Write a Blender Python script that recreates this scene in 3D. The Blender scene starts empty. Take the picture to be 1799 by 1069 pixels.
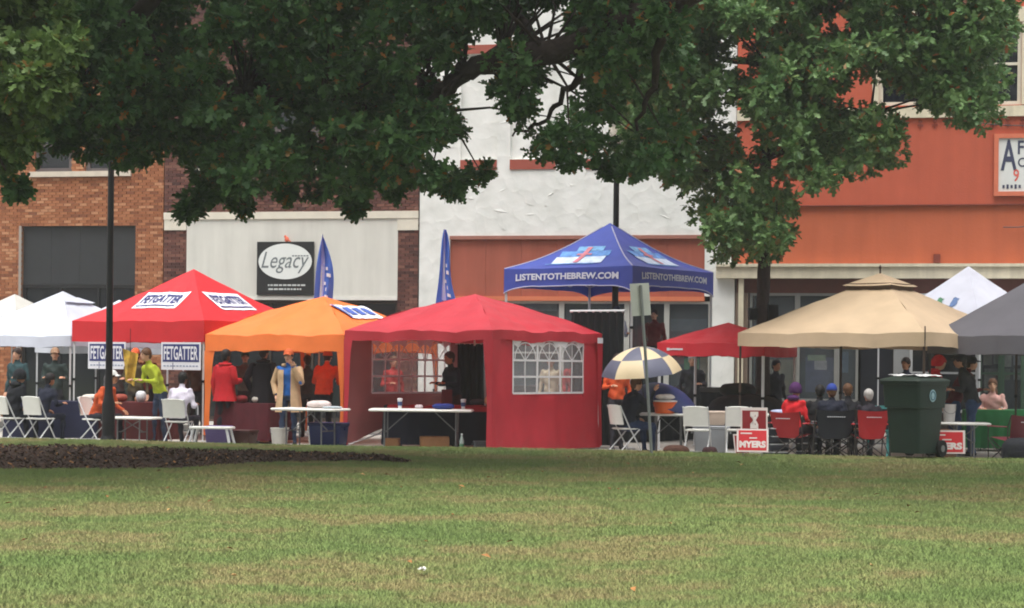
import bpy, bmesh, math, random
import numpy as np
from mathutils import Vector, Matrix
R = math.radians
random.seed(11); rng = np.random.default_rng(11)
scene = bpy.context.scene
col = scene.collection

# ---------------------------------------------------------------- camera
F = 3300.0; CX = 899.5; HY = 640.0; EYE = 1.4; ROLL = R(0.6)
cr, sr = math.cos(ROLL), math.sin(ROLL)
cd = bpy.data.cameras.new('camera'); cam = bpy.data.objects.new('camera', cd); col.objects.link(cam)
cd.sensor_width = 36.0; cd.lens = 36.0 * F / 1799.0
cd.shift_y = (HY - 534.5) / 1799.0
cd.clip_start = 0.1; cd.clip_end = 2000
cam.matrix_world = Matrix(((cr, -sr, 0, 0), (0, 0, -1, 0), (sr, cr, 0, EYE), (0, 0, 0, 1)))
scene.camera = cam

# ---------------------------------------------------------------- sky, sun, exposure (overcast)
SUN_EL, SUN_AZ = R(74), R(195)
w = bpy.data.worlds.new('World'); scene.world = w; w.use_nodes = True
nt = w.node_tree; bg = nt.nodes['Background']
sky = nt.nodes.new('ShaderNodeTexSky'); sky.sky_type = 'NISHITA'; sky.sun_disc = False
sky.sun_elevation = SUN_EL; sky.sun_rotation = SUN_AZ; sky.air_density = 1.0; sky.dust_density = 6.0; sky.ozone_density = 1.0
hs = nt.nodes.new('ShaderNodeHueSaturation'); hs.inputs['Saturation'].default_value = 0.22
nt.links.new(sky.outputs[0], hs.inputs['Color']); nt.links.new(hs.outputs[0], bg.inputs['Color'])
bg.inputs['Strength'].default_value = 0.125
sl = bpy.data.lights.new('sun', 'SUN'); sl.energy = 1.2; sl.angle = R(50); sl.color = (1, .97, .93)
so = bpy.data.objects.new('sun', sl); col.objects.link(so)
sdir = Vector((math.sin(SUN_AZ) * math.cos(SUN_EL), math.cos(SUN_AZ) * math.cos(SUN_EL), math.sin(SUN_EL)))
so.rotation_euler = sdir.to_track_quat('Z', 'Y').to_euler(); so.location = (0, 0, 40)
vs = scene.view_settings; vs.view_transform = 'Standard'; vs.look = 'None'; vs.gamma = 1; vs.exposure = 1.0
vs.use_curve_mapping = False
scene.cycles.filter_width = 1.9
scene.cycles.max_bounces = 8; scene.cycles.transparent_max_bounces = 16

# ---------------------------------------------------------------- pixel -> place
def ray(px, py):
    u = (px - CX) / F; v = (HY - py) / F
    return u * cr - v * sr, u * sr + v * cr          # X and Z per metre of depth
def P(px, py, d):
    x, z = ray(px, py); return Vector((x * d, d, EYE + z * d))
def G(px, py, z=0.0):
    x, zz = ray(px, py); d = (z - EYE) / zz
    return Vector((x * d, d, z))
PAVE = -0.13
EA, EB = G(0, 770), G(1799, 806)                     # far edge of the lawn
EDIR = (EB - EA).normalized()
def edge_y(x): return EA.y + (EB.y - EA.y) * (x - EA.x) / (EB.x - EA.x)
def edge_d(px, py=700):
    ux = ray(px, py)[0]; k = (EB.y - EA.y) / (EB.x - EA.x)
    return (EA.y - k * EA.x) / (1 - k * ux)
def at(px, off, z=PAVE, py=700):
    d = edge_d(px, py) + off
    return Vector((ray(px, py)[0] * d, d, z))
def zpy(px, py, d): return EYE + ray(px, py)[1] * d

# ---------------------------------------------------------------- materials
def lin(c):
    out = []
    for v in c:
        v = v / 255.0
        out.append(v / 12.92 if v <= .04045 else ((v + .055) / 1.055) ** 2.4)
    return tuple(out)
MATS = {}
def mat(name, rgb, rough=.7, var=.12, scale=6., bump=0., bscale=40., spec=.3, metal=0., trans=0., island=0., alpha=1., coat=0., streak=0.):
    if name in MATS: return MATS[name]
    m = bpy.data.materials.new(name); m.use_nodes = True; MATS[name] = m
    n = m.node_tree; N = n.nodes; L = n.links; b = N['Principled BSDF']
    c = lin(rgb)
    b.inputs['Roughness'].default_value = rough; b.inputs['Metallic'].default_value = metal
    b.inputs['Specular IOR Level'].default_value = spec
    if coat: b.inputs['Coat Weight'].default_value = coat
    tc = N.new('ShaderNodeTexCoord')
    no = N.new('ShaderNodeTexNoise'); no.inputs['Scale'].default_value = scale; no.inputs['Detail'].default_value = 6; no.inputs['Roughness'].default_value = .6
    L.new(tc.outputs['Object'], no.inputs['Vector'])
    rp = N.new('ShaderNodeMapRange'); rp.inputs['From Min'].default_value = .3; rp.inputs['From Max'].default_value = .7
    rp.inputs['To Min'].default_value = 1 - var; rp.inputs['To Max'].default_value = 1 + var
    L.new(no.outputs['Fac'], rp.inputs['Value'])
    fac = rp.outputs[0]
    if island:
        ge = N.new('ShaderNodeNewGeometry'); r2 = N.new('ShaderNodeMapRange')
        r2.inputs['To Min'].default_value = 1 - island; r2.inputs['To Max'].default_value = 1 + island
        L.new(ge.outputs['Random Per Island'], r2.inputs['Value'])
        mu = N.new('ShaderNodeMath'); mu.operation = 'MULTIPLY'; L.new(fac, mu.inputs[0]); L.new(r2.outputs[0], mu.inputs[1]); fac = mu.outputs[0]
    if streak:
        mp = N.new('ShaderNodeMapping'); mp.inputs['Scale'].default_value = (3.2, 3.2, .28); L.new(tc.outputs['Object'], mp.inputs['Vector'])
        n4 = N.new('ShaderNodeTexNoise'); n4.inputs['Scale'].default_value = 1.; n4.inputs['Detail'].default_value = 7; n4.inputs['Roughness'].default_value = .65; L.new(mp.outputs[0], n4.inputs['Vector'])
        r4 = N.new('ShaderNodeMapRange'); r4.inputs['From Min'].default_value = .35; r4.inputs['From Max'].default_value = .62; r4.inputs['To Min'].default_value = 1 - streak; r4.inputs['To Max'].default_value = 1.04; L.new(n4.outputs['Fac'], r4.inputs['Value'])
        m4 = N.new('ShaderNodeMath'); m4.operation = 'MULTIPLY'; L.new(fac, m4.inputs[0]); L.new(r4.outputs[0], m4.inputs[1]); fac = m4.outputs[0]
    vm = N.new('ShaderNodeVectorMath'); vm.operation = 'SCALE'; vm.inputs[0].default_value = c; L.new(fac, vm.inputs['Scale'])
    L.new(vm.outputs[0], b.inputs['Base Color'])
    if bump:
        n2 = N.new('ShaderNodeTexNoise'); n2.inputs['Scale'].default_value = bscale; n2.inputs['Detail'].default_value = 5
        L.new(tc.outputs['Object'], n2.inputs['Vector'])
        bp = N.new('ShaderNodeBump'); bp.inputs['Strength'].default_value = bump; bp.inputs['Distance'].default_value = .02
        L.new(n2.outputs['Fac'], bp.inputs['Height']); L.new(bp.outputs[0], b.inputs['Normal'])
    last = b.outputs[0]
    if trans:
        t = N.new('ShaderNodeBsdfTranslucent'); L.new(vm.outputs[0], t.inputs['Color'])
        mx = N.new('ShaderNodeMixShader'); mx.inputs[0].default_value = trans
        L.new(last, mx.inputs[1]); L.new(t.outputs[0], mx.inputs[2]); last = mx.outputs[0]
    if alpha < 1:
        t = N.new('ShaderNodeBsdfTransparent'); mx = N.new('ShaderNodeMixShader'); mx.inputs[0].default_value = 1 - alpha
        L.new(last, mx.inputs[1]); L.new(t.outputs[0], mx.inputs[2]); last = mx.outputs[0]
    L.new(last, N['Material Output'].inputs['Surface'])
    return m
def fabric(name, rgb, trans=.25, rough=.5):
    return mat(name, rgb, rough=rough, var=.09, scale=1.8, bump=.55, bscale=3.2, spec=.5, trans=trans * .7)

# ---------------------------------------------------------------- mesh builder
class MB:
    def __init__(s): s.v = []; s.f = []; s.m = []
    def add(s, vs, fs, m=0):
        o = len(s.v); s.v += [tuple(p) for p in vs]; s.f += [tuple(i + o for i in f) for f in fs]; s.m += [m] * len(fs); return s
    def box(s, c, sz, rz=0., m=0, rot=None):
        x, y, z = (q / 2 for q in sz)
        vs = [Vector((a, b, d)) for a in (-x, x) for b in (-y, y) for d in (-z, z)]
        Rm = rot if rot is not None else Matrix.Rotation(rz, 3, 'Z')
        vs = [Rm @ p + Vector(c) for p in vs]
        return s.add(vs, [(0, 1, 3, 2), (4, 6, 7, 5), (0, 4, 5, 1), (2, 3, 7, 6), (0, 2, 6, 4), (1, 5, 7, 3)], m)
    def rbox(s, c, sz, r=.02, rz=0., m=0, taper=1.):
        # box with rounded vertical corners and softened top and bottom edges; taper scales the bottom
        x, y, z = (q / 2 for q in sz); Rm = Matrix.Rotation(rz, 3, 'Z'); n = 4; rings = []
        for zz, k, ins in ((-z, taper, r * .5), (-z + r * .5, taper, 0), (z - r * .5, 1., 0), (z, 1., r * .5)):
            ring = []
            for q, (sx, sy) in enumerate(((1, 1), (-1, 1), (-1, -1), (1, -1))):
                for i in range(n):
                    a = math.pi / 2 * (q + i / (n - 1))
                    ring.append(Rm @ Vector((sx * (x * k - r) + (r - ins) * math.cos(a), sy * (y * k - r) + (r - ins) * math.sin(a), zz)) + Vector(c))
            rings.append(ring)
        return s.rings(rings, m)
    def rings(s, rings, m=0, cap=True, closed=True):
        n = len(rings[0]); vs = [p for r in rings for p in r]; fs = []
        for k in range(len(rings) - 1):
            for i in range(n if closed else n - 1):
                j = (i + 1) % n; fs.append((k * n + i, k * n + j, (k + 1) * n + j, (k + 1) * n + i))
        if cap: fs.append(tuple(range(n - 1, -1, -1))); fs.append(tuple(range((len(rings) - 1) * n, len(rings) * n)))
        return s.add(vs, fs, m)
    def tube(s, pts, r, n=8, m=0, cap=True, flat=1.):
        pts = [Vector(p) for p in pts]
        if not hasattr(r, '__len__'): r = [r] * len(pts)
        rings = []; up = None
        for i, p in enumerate(pts):
            t = (pts[min(i + 1, len(pts) - 1)] - pts[max(i - 1, 0)]).normalized()
            if up is None: up = Vector((0, 0, 1)) if abs(t.z) < .9 else Vector((0, 1, 0))
            a = t.cross(up).normalized(); b = a.cross(t).normalized(); up = b
            rings.append([p + a * (r[i] * math.cos(2 * math.pi * k / n)) + b * (r[i] * flat * math.sin(2 * math.pi * k / n)) for k in range(n)])
        return s.rings(rings, m, cap)
    def bar(s, p0, p1, wd, m=0): return s.tube([p0, p1], wd * .7071, 4, m)
    def ell(s, c, r, nu=12, nv=8, m=0, rot=None):
        c = Vector(c); rr = []
        for j in range(1, nv):
            ph = math.pi * j / nv - math.pi / 2
            ring = []
            for i in range(nu):
                th = 2 * math.pi * i / nu
                p = Vector((r[0] * math.cos(ph) * math.cos(th), r[1] * math.cos(ph) * math.sin(th), r[2] * math.sin(ph)))
                if rot is not None: p = rot @ p
                ring.append(c + p)
            rr.append(ring)
        o = len(s.v); s.rings(rr, m, cap=False)
        b = Vector((0, 0, -r[2])); t = Vector((0, 0, r[2]))
        if rot is not None: b = rot @ b; t = rot @ t
        k = len(s.v); s.v += [tuple(c + b), tuple(c + t)]
        last = o + (nv - 2) * nu
        for i in range(nu):
            j = (i + 1) % nu
            s.f.append((o + j, o + i, k)); s.f.append((last + i, last + j, k + 1)); s.m += [m, m]
        return s
    def lathe(s, prof, n=16, c=(0, 0, 0), m=0, cap=True, sx=1., sy=1.):
        rings = [[Vector(c) + Vector((r * sx * math.cos(2 * math.pi * i / n), r * sy * math.sin(2 * math.pi * i / n), z)) for i in range(n)] for r, z in prof]
        return s.rings(rings, m, cap)
    def grid(s, fn, nu, nv, m=0):
        vs = [fn(i / nu, j / nv) for j in range(nv + 1) for i in range(nu + 1)]
        fs = [(j * (nu + 1) + i, j * (nu + 1) + i + 1, (j + 1) * (nu + 1) + i + 1, (j + 1) * (nu + 1) + i) for j in range(nv) for i in range(nu)]
        return s.add(vs, fs, m)
    def mesh(s, name, mats, smooth=False):
        me = bpy.data.meshes.new(name); me.from_pydata(s.v, [], s.f)
        for q in (mats if isinstance(mats, (list, tuple)) else [mats]): me.materials.append(q)
        if any(s.m): me.polygons.foreach_set('material_index', s.m)
        if smooth:
            me.polygons.foreach_set('use_smooth', [True] * len(s.f))
            if smooth != 'all': me.set_sharp_from_angle(angle=R(40))
        me.update(); return me
    def build(s, name, mats, parent=None, smooth=False):
        return link(name, s.mesh(name, mats, smooth), parent)
def link(name, me, parent=None):
    o = bpy.data.objects.new(name, me); col.objects.link(o)
    if parent is not None: o.parent = parent
    return o
def tag(o, label=None, cat=None, group=None, kind=None):
    if label: o['label'] = label
    if cat: o['category'] = cat
    if group: o['group'] = group
    if kind: o['kind'] = kind
    return o
def thing(name, label, cat, loc=(0, 0, 0), rz=0., group=None):
    o = bpy.data.objects.new(name, None); col.objects.link(o); o.empty_display_size = .1
    o.location = loc; o.rotation_euler = (0, 0, rz); return tag(o, label, cat, group)
def part(name, parent, mats, fn, smooth=False):
    b = MB(); fn(b); return b.build(name, mats, parent, smooth)
TXT = {}
def text2d(body, bold=.0, shear=0.):
    """flat lettering, centred, scaled to a box of width 1 and height 1"""
    key = (body, bold, shear)
    if key in TXT: return TXT[key]
    cu = bpy.data.curves.new('t', 'FONT'); cu.body = body; cu.size = 1; cu.offset = bold; cu.shear = shear; cu.resolution_u = 3
    cu.fill_mode = 'FRONT'
    o = bpy.data.objects.new('t', cu); col.objects.link(o)
    dg = bpy.context.evaluated_depsgraph_get(); me = bpy.data.meshes.new_from_object(o.evaluated_get(dg))
    n = len(me.vertices); a = np.zeros(n * 3); me.vertices.foreach_get('co', a); a = a.reshape(-1, 3)[:, :2]
    fs = [tuple(p.vertices) for p in me.polygons]
    bpy.data.objects.remove(o); bpy.data.curves.remove(cu); bpy.data.meshes.remove(me)
    lo, hi = a.min(0), a.max(0); a = (a - (lo + hi) / 2) / (hi - lo)
    TXT[key] = (a, fs); return TXT[key]
def text_on(b, body, fn, cx, cy, wd, ht, m=0, bold=.02, shear=0.):
    a, fs = text2d(body, bold, shear)
    b.add([fn(cx + p[0] * wd, cy + p[1] * ht) for p in a], fs, m)
def nz(x, y=0., s=0.):
    return (math.sin(x * 2.1 + s) + math.sin(x * 4.7 + y * 1.3 + s * 2.3) * .5 + math.sin(x * 9.1 - y * 3.1 + s * 1.7) * .3 + math.sin(y * 5.3 + s * 3.1) * .4) / 2.2

WHITE = mat('white_plastic', (228, 228, 222), .45, .04)
METAL_W = mat('white_steel', (205, 207, 208), .4, .05, spec=.5)
STEEL = mat('grey_steel', (120, 122, 124), .4, .1, metal=.6)
BLACK = mat('black_paint', (22, 22, 24), .45, .15)
RUBBER = mat('black_rubber', (18, 18, 18), .8, .1)
DSTEEL = mat('dark_steel', (52, 48, 46), .5, .1)

# ================================================================ SETTING: ground, lawn, pavements
YAW = math.atan2(-(EB.y - EA.y), EB.x - EA.x)        # the street runs a little towards us on the right
def noise_ground(name, stops, scale, rough=.9, bump=.4, bscale=60, scale2=None, stretch=(1, 1, 1)):
    m = bpy.data.materials.new(name); m.use_nodes = True; n = m.node_tree; N = n.nodes; L = n.links; b = N['Principled BSDF']
    b.inputs['Roughness'].default_value = rough; b.inputs['Specular IOR Level'].default_value = .2
    ge = N.new('ShaderNodeNewGeometry'); mp = N.new('ShaderNodeMapping'); mp.inputs['Scale'].default_value = stretch
    L.new(ge.outputs['Position'], mp.inputs['Vector'])
    no = N.new('ShaderNodeTexNoise'); no.inputs['Scale'].default_value = scale; no.inputs['Detail'].default_value = 9; no.inputs['Roughness'].default_value = .7
    L.new(mp.outputs[0], no.inputs['Vector'])
    ra = N.new('ShaderNodeValToRGB'); L.new(no.outputs['Fac'], ra.inputs['Fac'])
    el = ra.color_ramp.elements
    while len(el) < len(stops): el.new(.5)
    for e, (p, c) in zip(el, stops): e.position = p; e.color = (*lin(c), 1)
    L.new(ra.outputs[0], b.inputs['Base Color'])
    n2 = N.new('ShaderNodeTexNoise'); n2.inputs['Scale'].default_value = bscale; n2.inputs['Detail'].default_value = 6
    L.new(ge.outputs['Position'], n2.inputs['Vector'])
    bp = N.new('ShaderNodeBump'); bp.inputs['Strength'].default_value = bump; bp.inputs['Distance'].default_value = .03
    L.new(n2.outputs['Fac'], bp.inputs['Height']); L.new(bp.outputs[0], b.inputs['Normal'])
    MATS[name] = m; return m, ra, n
GRASS_STOPS = [(.24, (94, 118, 60)), (.41, (108, 128, 70)), (.5, (120, 132, 76)), (.58, (140, 130, 86)), (.66, (122, 132, 76)), (.78, (100, 121, 63))]
SOIL = noise_ground('lawn_soil', [(p, tuple(v * .8 for v in c)) for p, c in GRASS_STOPS], .55, stretch=(.8, 1, 1), bump=.8, bscale=30)[0]
ASPH = noise_ground('asphalt', [(.3, (58, 58, 60)), (.7, (82, 82, 82))], 1.2, bscale=120)[0]
CONC = noise_ground('concrete', [(.3, (146, 142, 134)), (.55, (168, 164, 156)), (.75, (182, 178, 170))], 1.6, bscale=90, bump=.2)[0]
ST = -0.25
o = MB().grid(lambda u, v: ((u - .5) * 900, (v - .4) * 900, ST), 8, 8).build('ground', ASPH); tag(o, kind='structure')
def strip(name, y0, y1, z, m, x0=-70, x1=70, z1=ST - .02):
    """a raised strip along the street between offsets y0 and y1 from the lawn edge"""
    rm = Matrix.Rotation(-YAW, 3, 'Z'); o0 = Vector((0, edge_y(0), 0)); b = MB()
    vs = []
    for zz in (z, z1):
        for x, y in ((x0, y0), (x1, y0), (x1, y1), (x0, y1)): p = rm @ Vector((x, y, 0)) + o0; vs.append((p.x, p.y, zz))
    b.add(vs, [(0, 1, 2, 3), (4, 7, 6, 5), (0, 4, 5, 1), (1, 5, 6, 2), (2, 6, 7, 3), (3, 7, 4, 0)])
    return tag(b.build(name, m), kind='structure')
walk = strip('sidewalk', .02, 7.6, PAVE - .03, CONC)
rm_ = Matrix.Rotation(-YAW, 3, 'Z'); o0_ = Vector((0, edge_y(0), 0))
slab = MB().rbox((0, 0, -.045), (1.488, 1.488, .09), .012).mesh('paving_slab', CONC)
for i in range(-9, 10):
    for j in range(5):
        s = link('paving_slab', slab, walk); p = rm_ @ Vector((i * 1.5, .8 + j * 1.5, 0)) + o0_
        s.location = (p.x, p.y, PAVE - random.uniform(0, .004)); s.rotation_euler = (0, 0, -YAW)
strip('kerb', 7.6, 7.78, PAVE, mat('kerb_stone', (160, 157, 150), .85, .1, bump=.2))
# the lawn: a slightly rolling sheet with a turned-down edge
def lawn_z(x, y):
    return .012 * math.sin(x * .7 + 1) * math.sin(y * .45) - .012
nx, ny = 60, 80
rows = []
for j in range(ny + 1):
    row = []
    for i in range(nx + 1):
        x = -60 + 120 * i / nx; ye = edge_y(x); y = -30 + (ye + 30) * j / ny
        row.append((x, y, lawn_z(x, y)))
    rows.append(row)
rows.append([(p[0], p[1] + .015, ST - .02) for p in rows[-1]])
b = MB(); vs = [p for r in rows for p in r]
b.add(vs, [(j * (nx + 1) + i, j * (nx + 1) + i + 1, (j + 1) * (nx + 1) + i + 1, (j + 1) * (nx + 1) + i) for j in range(len(rows) - 1) for i in range(nx)])
tag(b.build('lawn', SOIL, smooth=True), kind='structure')
# mulch bed
MULCH = noise_ground('mulch', [(.3, (50, 40, 34)), (.5, (72, 56, 46)), (.7, (94, 72, 58))], 9, bscale=45, bump=1.)[0]
bt = [(-160, 777), (0, 780), (200, 784), (400, 789), (560, 795), (660, 803), (720, 809)]
bb = [(-160, 826), (0, 823), (200, 824), (320, 824), (400, 816), (520, 811), (640, 810), (720, 811)]
def pl(tab, x):
    if x <= tab[0][0]: return tab[0][1]
    for (a, ya), (c, yc) in zip(tab, tab[1:]):
        if x <= c: return ya + (yc - ya) * (x - a) / (c - a)
    return tab[-1][1]
def bed(u, v):
    px = -160 + 880 * u; py = pl(bt, px) * (1 - v) + pl(bb, px) * v + (1.2 * math.sin(px * .11) + .8 * math.sin(px * .037)) * (1 - abs(2 * v - 1) * .0)
    g = G(px, py); edge = min(v, 1 - v, u * 8, (1 - u) * 6)
    return (g.x, g.y, lawn_z(g.x, g.y) - .01 + .045 * min(1, edge * 5) + .012 * math.sin(px * .4) * math.sin(v * 21))
tag(MB().grid(bed, 160, 14).build('mulch_bed', MULCH, smooth='all'), kind='structure')
chips = MB()
for k in range(4200):
    u, v = random.random(), random.uniform(.02, .98); p = Vector(bed(u, v)); a = random.uniform(0, 6.28); l = random.uniform(.015, .045); wd = random.uniform(.006, .014)
    d = Vector((math.cos(a) * l, math.sin(a) * l, random.uniform(-.02, .03))); q = Vector((-math.sin(a) * wd, math.cos(a) * wd, .008))
    p.z += .012; chips.add([p - d - q, p + d - q * .6, p + d * .8 + q, p - d + q], [(0, 1, 2, 3)], 0 if random.random() < .93 else 1)
tag(chips.build('mulch_chips', [mat('chip_dark', (74, 56, 46), .9, .2, island=.35), mat('chip_light', (140, 100, 62), .9, .2, island=.4)]), 'dark shredded bark mulch with pale chips on the bed', 'mulch', kind='stuff')

# ================================================================ BUILDINGS
D0 = 46.0; TY = math.tan(YAW); CY, SY = math.cos(YAW), math.sin(YAW)
def fac(px, py):
    ux, uz = ray(px, py); d = D0 / (1 + ux * TY); return ux * d / CY, EYE + uz * d
def S(px, py=400): return fac(px, py)[0]
def Z(px, py): return fac(px, py)[1]
def fworld(s, y, z):            # a point on the facade plane, y metres behind it
    return Vector((s * CY + y * SY, D0 - s * SY + y * CY, z))
strip('far_sidewalk', 11.6, 22, PAVE, CONC)
def rects_minus(x0, x1, z0, z1, holes):
    xs = sorted({x0, x1, *[min(max(h[i], x0), x1) for h in holes for i in (0, 1)]}); zs = sorted({z0, z1, *[min(max(h[i], z0), z1) for h in holes for i in (2, 3)]})
    out = []
    for a, c in zip(zs, zs[1:]):
        run = None
        for p, q in zip(xs, xs[1:]):
            mx, mz = (p + q) / 2, (a + c) / 2
            hit = any(h[0] < mx < h[1] and h[2] < mz < h[3] for h in holes)
            if hit:
                if run: out.append((*run, a, c)); run = None
            else: run = (run[0], q) if run else (p, q)
        if run: out.append((*run, a, c))
    return out
class Bld:
    def __init__(s, name, label, px0, px1, py=400, cat='building'):
        s.s0 = S(px0, py); s.s1 = S(px1, py)
        s.o = thing(name, label, cat, fworld(s.s0, 0, PAVE), -YAW)
    def x(s, px, py=400): return S(px, py) - s.s0
    def z(s, px, py): return Z(px, py) - PAVE
    def rect(s, px0, py0, px1, py1):
        pm, qm = (py0 + py1) / 2, (px0 + px1) / 2
        return s.x(px0, pm), s.x(px1, pm), s.z(qm, py1), s.z(qm, py0)
    def wall(s, name, m, x0, x1, z0, z1, holes=(), y=0., t=.3):
        b = MB()
        for a, c, d, e in rects_minus(x0, x1, z0, z1, holes): b.box(((a + c) / 2, y + t / 2, (d + e) / 2), (c - a, t, e - d))
        return b.build(name, m, s.o)
    def panel(s, name, m, r, y0, y1, parent=None, sm=False):
        b = MB(); b.box(((r[0] + r[1]) / 2, (y0 + y1) / 2, (r[2] + r[3]) / 2), (r[1] - r[0], abs(y1 - y0), r[3] - r[2])); return b.build(name, m, parent or s.o, sm)
    def window(s, r, frame, glass, y=.12, fw=.07, cols=1, rows=1, sill=None, name='window'):
        x0, x1, z0, z1 = r; b = MB()
        for a, c in ((x0, x0 + fw), (x1 - fw, x1)): b.box(((a + c) / 2, y, (z0 + z1) / 2), (c - a, .1, z1 - z0))
        for a, c in ((z0, z0 + fw), (z1 - fw, z1)): b.box(((x0 + x1) / 2, y, (a + c) / 2), (x1 - x0 - 2 * fw, .096, c - a))
        for i in range(1, cols): xx = x0 + (x1 - x0) * i / cols; b.box((xx, y, (z0 + z1) / 2), (fw * .7, .08, z1 - z0 - 2 * fw))
        for i in range(1, rows): zz = z0 + (z1 - z0) * i / rows; b.box(((x0 + x1) / 2, y, zz), (x1 - x0 - 2 * fw, .075, fw * .7))
        wo = b.build(name, frame, s.o)
        iw, ih = (x1 - x0 - 2 * fw) / cols, (z1 - z0 - 2 * fw) / rows
        for i in range(cols):
            for j in range(rows):
                s.panel('pane', glass, (x0 + fw + iw * i, x0 + fw + iw * (i + 1), z0 + fw + ih * j, z0 + fw + ih * (j + 1)), y + .01 + .003 * ((i + j) % 2), y + .02 + .003 * ((i + j) % 2), wo)
        if sill: s.panel('sill', sill, (x0 - .08, x1 + .08, z0 - .13, z0 - .002), -.08, .2, wo)
        return wo
def glassmat(name, tint, alpha=.6):
    m = mat(name, tint, .06, .05, spec=.6, alpha=alpha); return m
GLASS_D = glassmat('dark_glass', (34, 38, 42), .8)
GLASS_S = glassmat('shop_glass', (84, 92, 96), .4)
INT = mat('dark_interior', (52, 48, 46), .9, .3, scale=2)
BLDH = 12.2
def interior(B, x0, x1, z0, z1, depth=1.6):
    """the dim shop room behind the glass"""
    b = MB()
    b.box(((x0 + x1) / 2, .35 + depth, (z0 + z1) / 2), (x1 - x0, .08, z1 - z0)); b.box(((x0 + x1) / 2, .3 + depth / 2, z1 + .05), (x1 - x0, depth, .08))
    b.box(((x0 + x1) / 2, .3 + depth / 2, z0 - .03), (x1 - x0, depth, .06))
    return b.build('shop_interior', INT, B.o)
def bricks(B, mats, x0, x1, z0, z1, holes, mortar, best, L=.205, H=.062, J=.011):
    """courses of single bricks standing proud of the mortar; the ones that show largest are parts of their own"""
    lst = []; rows = int((z1 - z0) / (H + J))
    for r in range(rows):
        z = z0 + (r + .5) * (H + J); hs = [h for h in holes if h[2] - .02 < z < h[3] + .02]; x = x0 - (L + J) * (.5 if r % 2 else 0)
        while x < x1:
            a, c = max(x, x0), min(x + L, x1); x += L + J; segs = [(a, c)]
            for h in hs:
                n2 = []
                for p, q in segs:
                    if q <= h[0] or p >= h[1]: n2.append((p, q))
                    else:
                        if p < h[0]: n2.append((p, h[0]))
                        if q > h[1]: n2.append((h[1], q))
                segs = n2
            for p, q in segs:
                if q - p > .03: lst.append(((p + q) / 2, z, q - p))
    full = [i for i, t in enumerate(lst) if t[2] > L - .004]
    random.shuffle(full); full.sort(key=lambda i: best(*lst[i][:2])); pick = set(full[:300])
    me = []
    for k, m in enumerate(mats):
        for e in range(2):
            b = MB(); b.box((0, 0, 0), (L, .05, H)); v = b.v; b.v = [(p[0] * (1 - .015 * (p[1] < 0)), p[1] - (.003 * e if p[1] < 0 and p[0] > 0 else 0), p[2] * (1 - .04 * (p[1] < 0))) for p in v]
            me.append(b.mesh('brick', m))
    rest = MB()
    wts = [.3, .26, .2, .14, .1][:len(mats)]
    for i, (x, z, l) in enumerate(lst):
        k = random.choices(range(len(mats)), wts)[0]; y = .012 + random.uniform(-.004, .004)
        if i in pick:
            o = link('brick', me[k * 2 + random.randrange(2)], B.o); o.location = (x, y, z)
        else: rest.box((x, y, z), (l, .05, H), m=k)
    o = rest.build('brickwork', mats, B.o); o['kind'] = 'stuff'

# --- tan/orange brick building, far left
B1 = Bld('brick_building', 'orange brick two storey building with dark panelled shopfront at far left', -210, 287, cat='building')
W1 = B1.s1 - B1.s0
w1a, w1b = B1.rect(62, 208, 126, 302), B1.rect(150, 208, 216, 302)
shop1 = (B1.x(38, 460), B1.x(238, 460), .05, B1.z(140, 397))
holes = [w1a, w1b, shop1]
MORT1 = mat('mortar_tan', (140, 102, 76), .9, .15, bump=.3)
B1.wall('wall', MORT1, 0, W1, 0, BLDH, holes, y=.02)
bm1 = [mat('brick_orange_%d' % i, c, .85, .15, scale=9, bump=.3) for i, c in enumerate([(152, 96, 64), (142, 88, 58), (162, 106, 72), (178, 128, 94), (126, 78, 54)])]
bricks(B1, bm1, B1.x(-70), W1, .3, B1.z(150, -30), holes, MORT1, lambda x, z: abs(z - B1.z(150, 350)) + .2 * abs(x - B1.x(150)))
FR1 = mat('grey_window_frame', (92, 84, 84), .6, .1)
STONE = mat('limestone', (196, 186, 170), .85, .08, bump=.2)
for r in (w1a, w1b):
    B1.window(r, FR1, GLASS_D, cols=1, rows=2, fw=.1)
    B1.panel('blind', mat('cream_blind', (176, 160, 130), .8, .05), (r[0] + .12, r[1] - .12, r[2] + .15, r[3] - .1), .17, .19)
B1.panel('sill', STONE, (w1a[0] - .12, w1b[1] + .25, w1a[2] - .14, w1a[2] - .004), -.09, .12)
B1.panel('lintel', STONE, (w1a[0] - .12, w1b[1] + .45, w1a[3] + .004, w1a[3] + .07), -.02, .1)
DARKP = mat('charcoal_panel', (46, 48, 50), .55, .08, scale=3, bump=.1)
zt = B1.z(140, 500)
for i in range(4):
    xa = shop1[0] + (shop1[1] - shop1[0]) * i / 4; B1.panel('cladding_panel', DARKP, (xa + .004, xa + (shop1[1] - shop1[0]) / 4 - .004, zt, shop1[3] - .002), .1, .16)
B1.panel('corner_trim', mat('pale_trim', (150, 142, 134), .6, .05), (shop1[0] - .07, shop1[0] - .002, .05, shop1[3]), -.03, .1)
B1.window((shop1[0], shop1[1], .05, zt - .004), mat('black_frame', (30, 30, 31), .5, .1), GLASS_D, cols=3, fw=.08, name='shop_window')
interior(B1, shop1[0], shop1[1], .05, zt)

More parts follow.
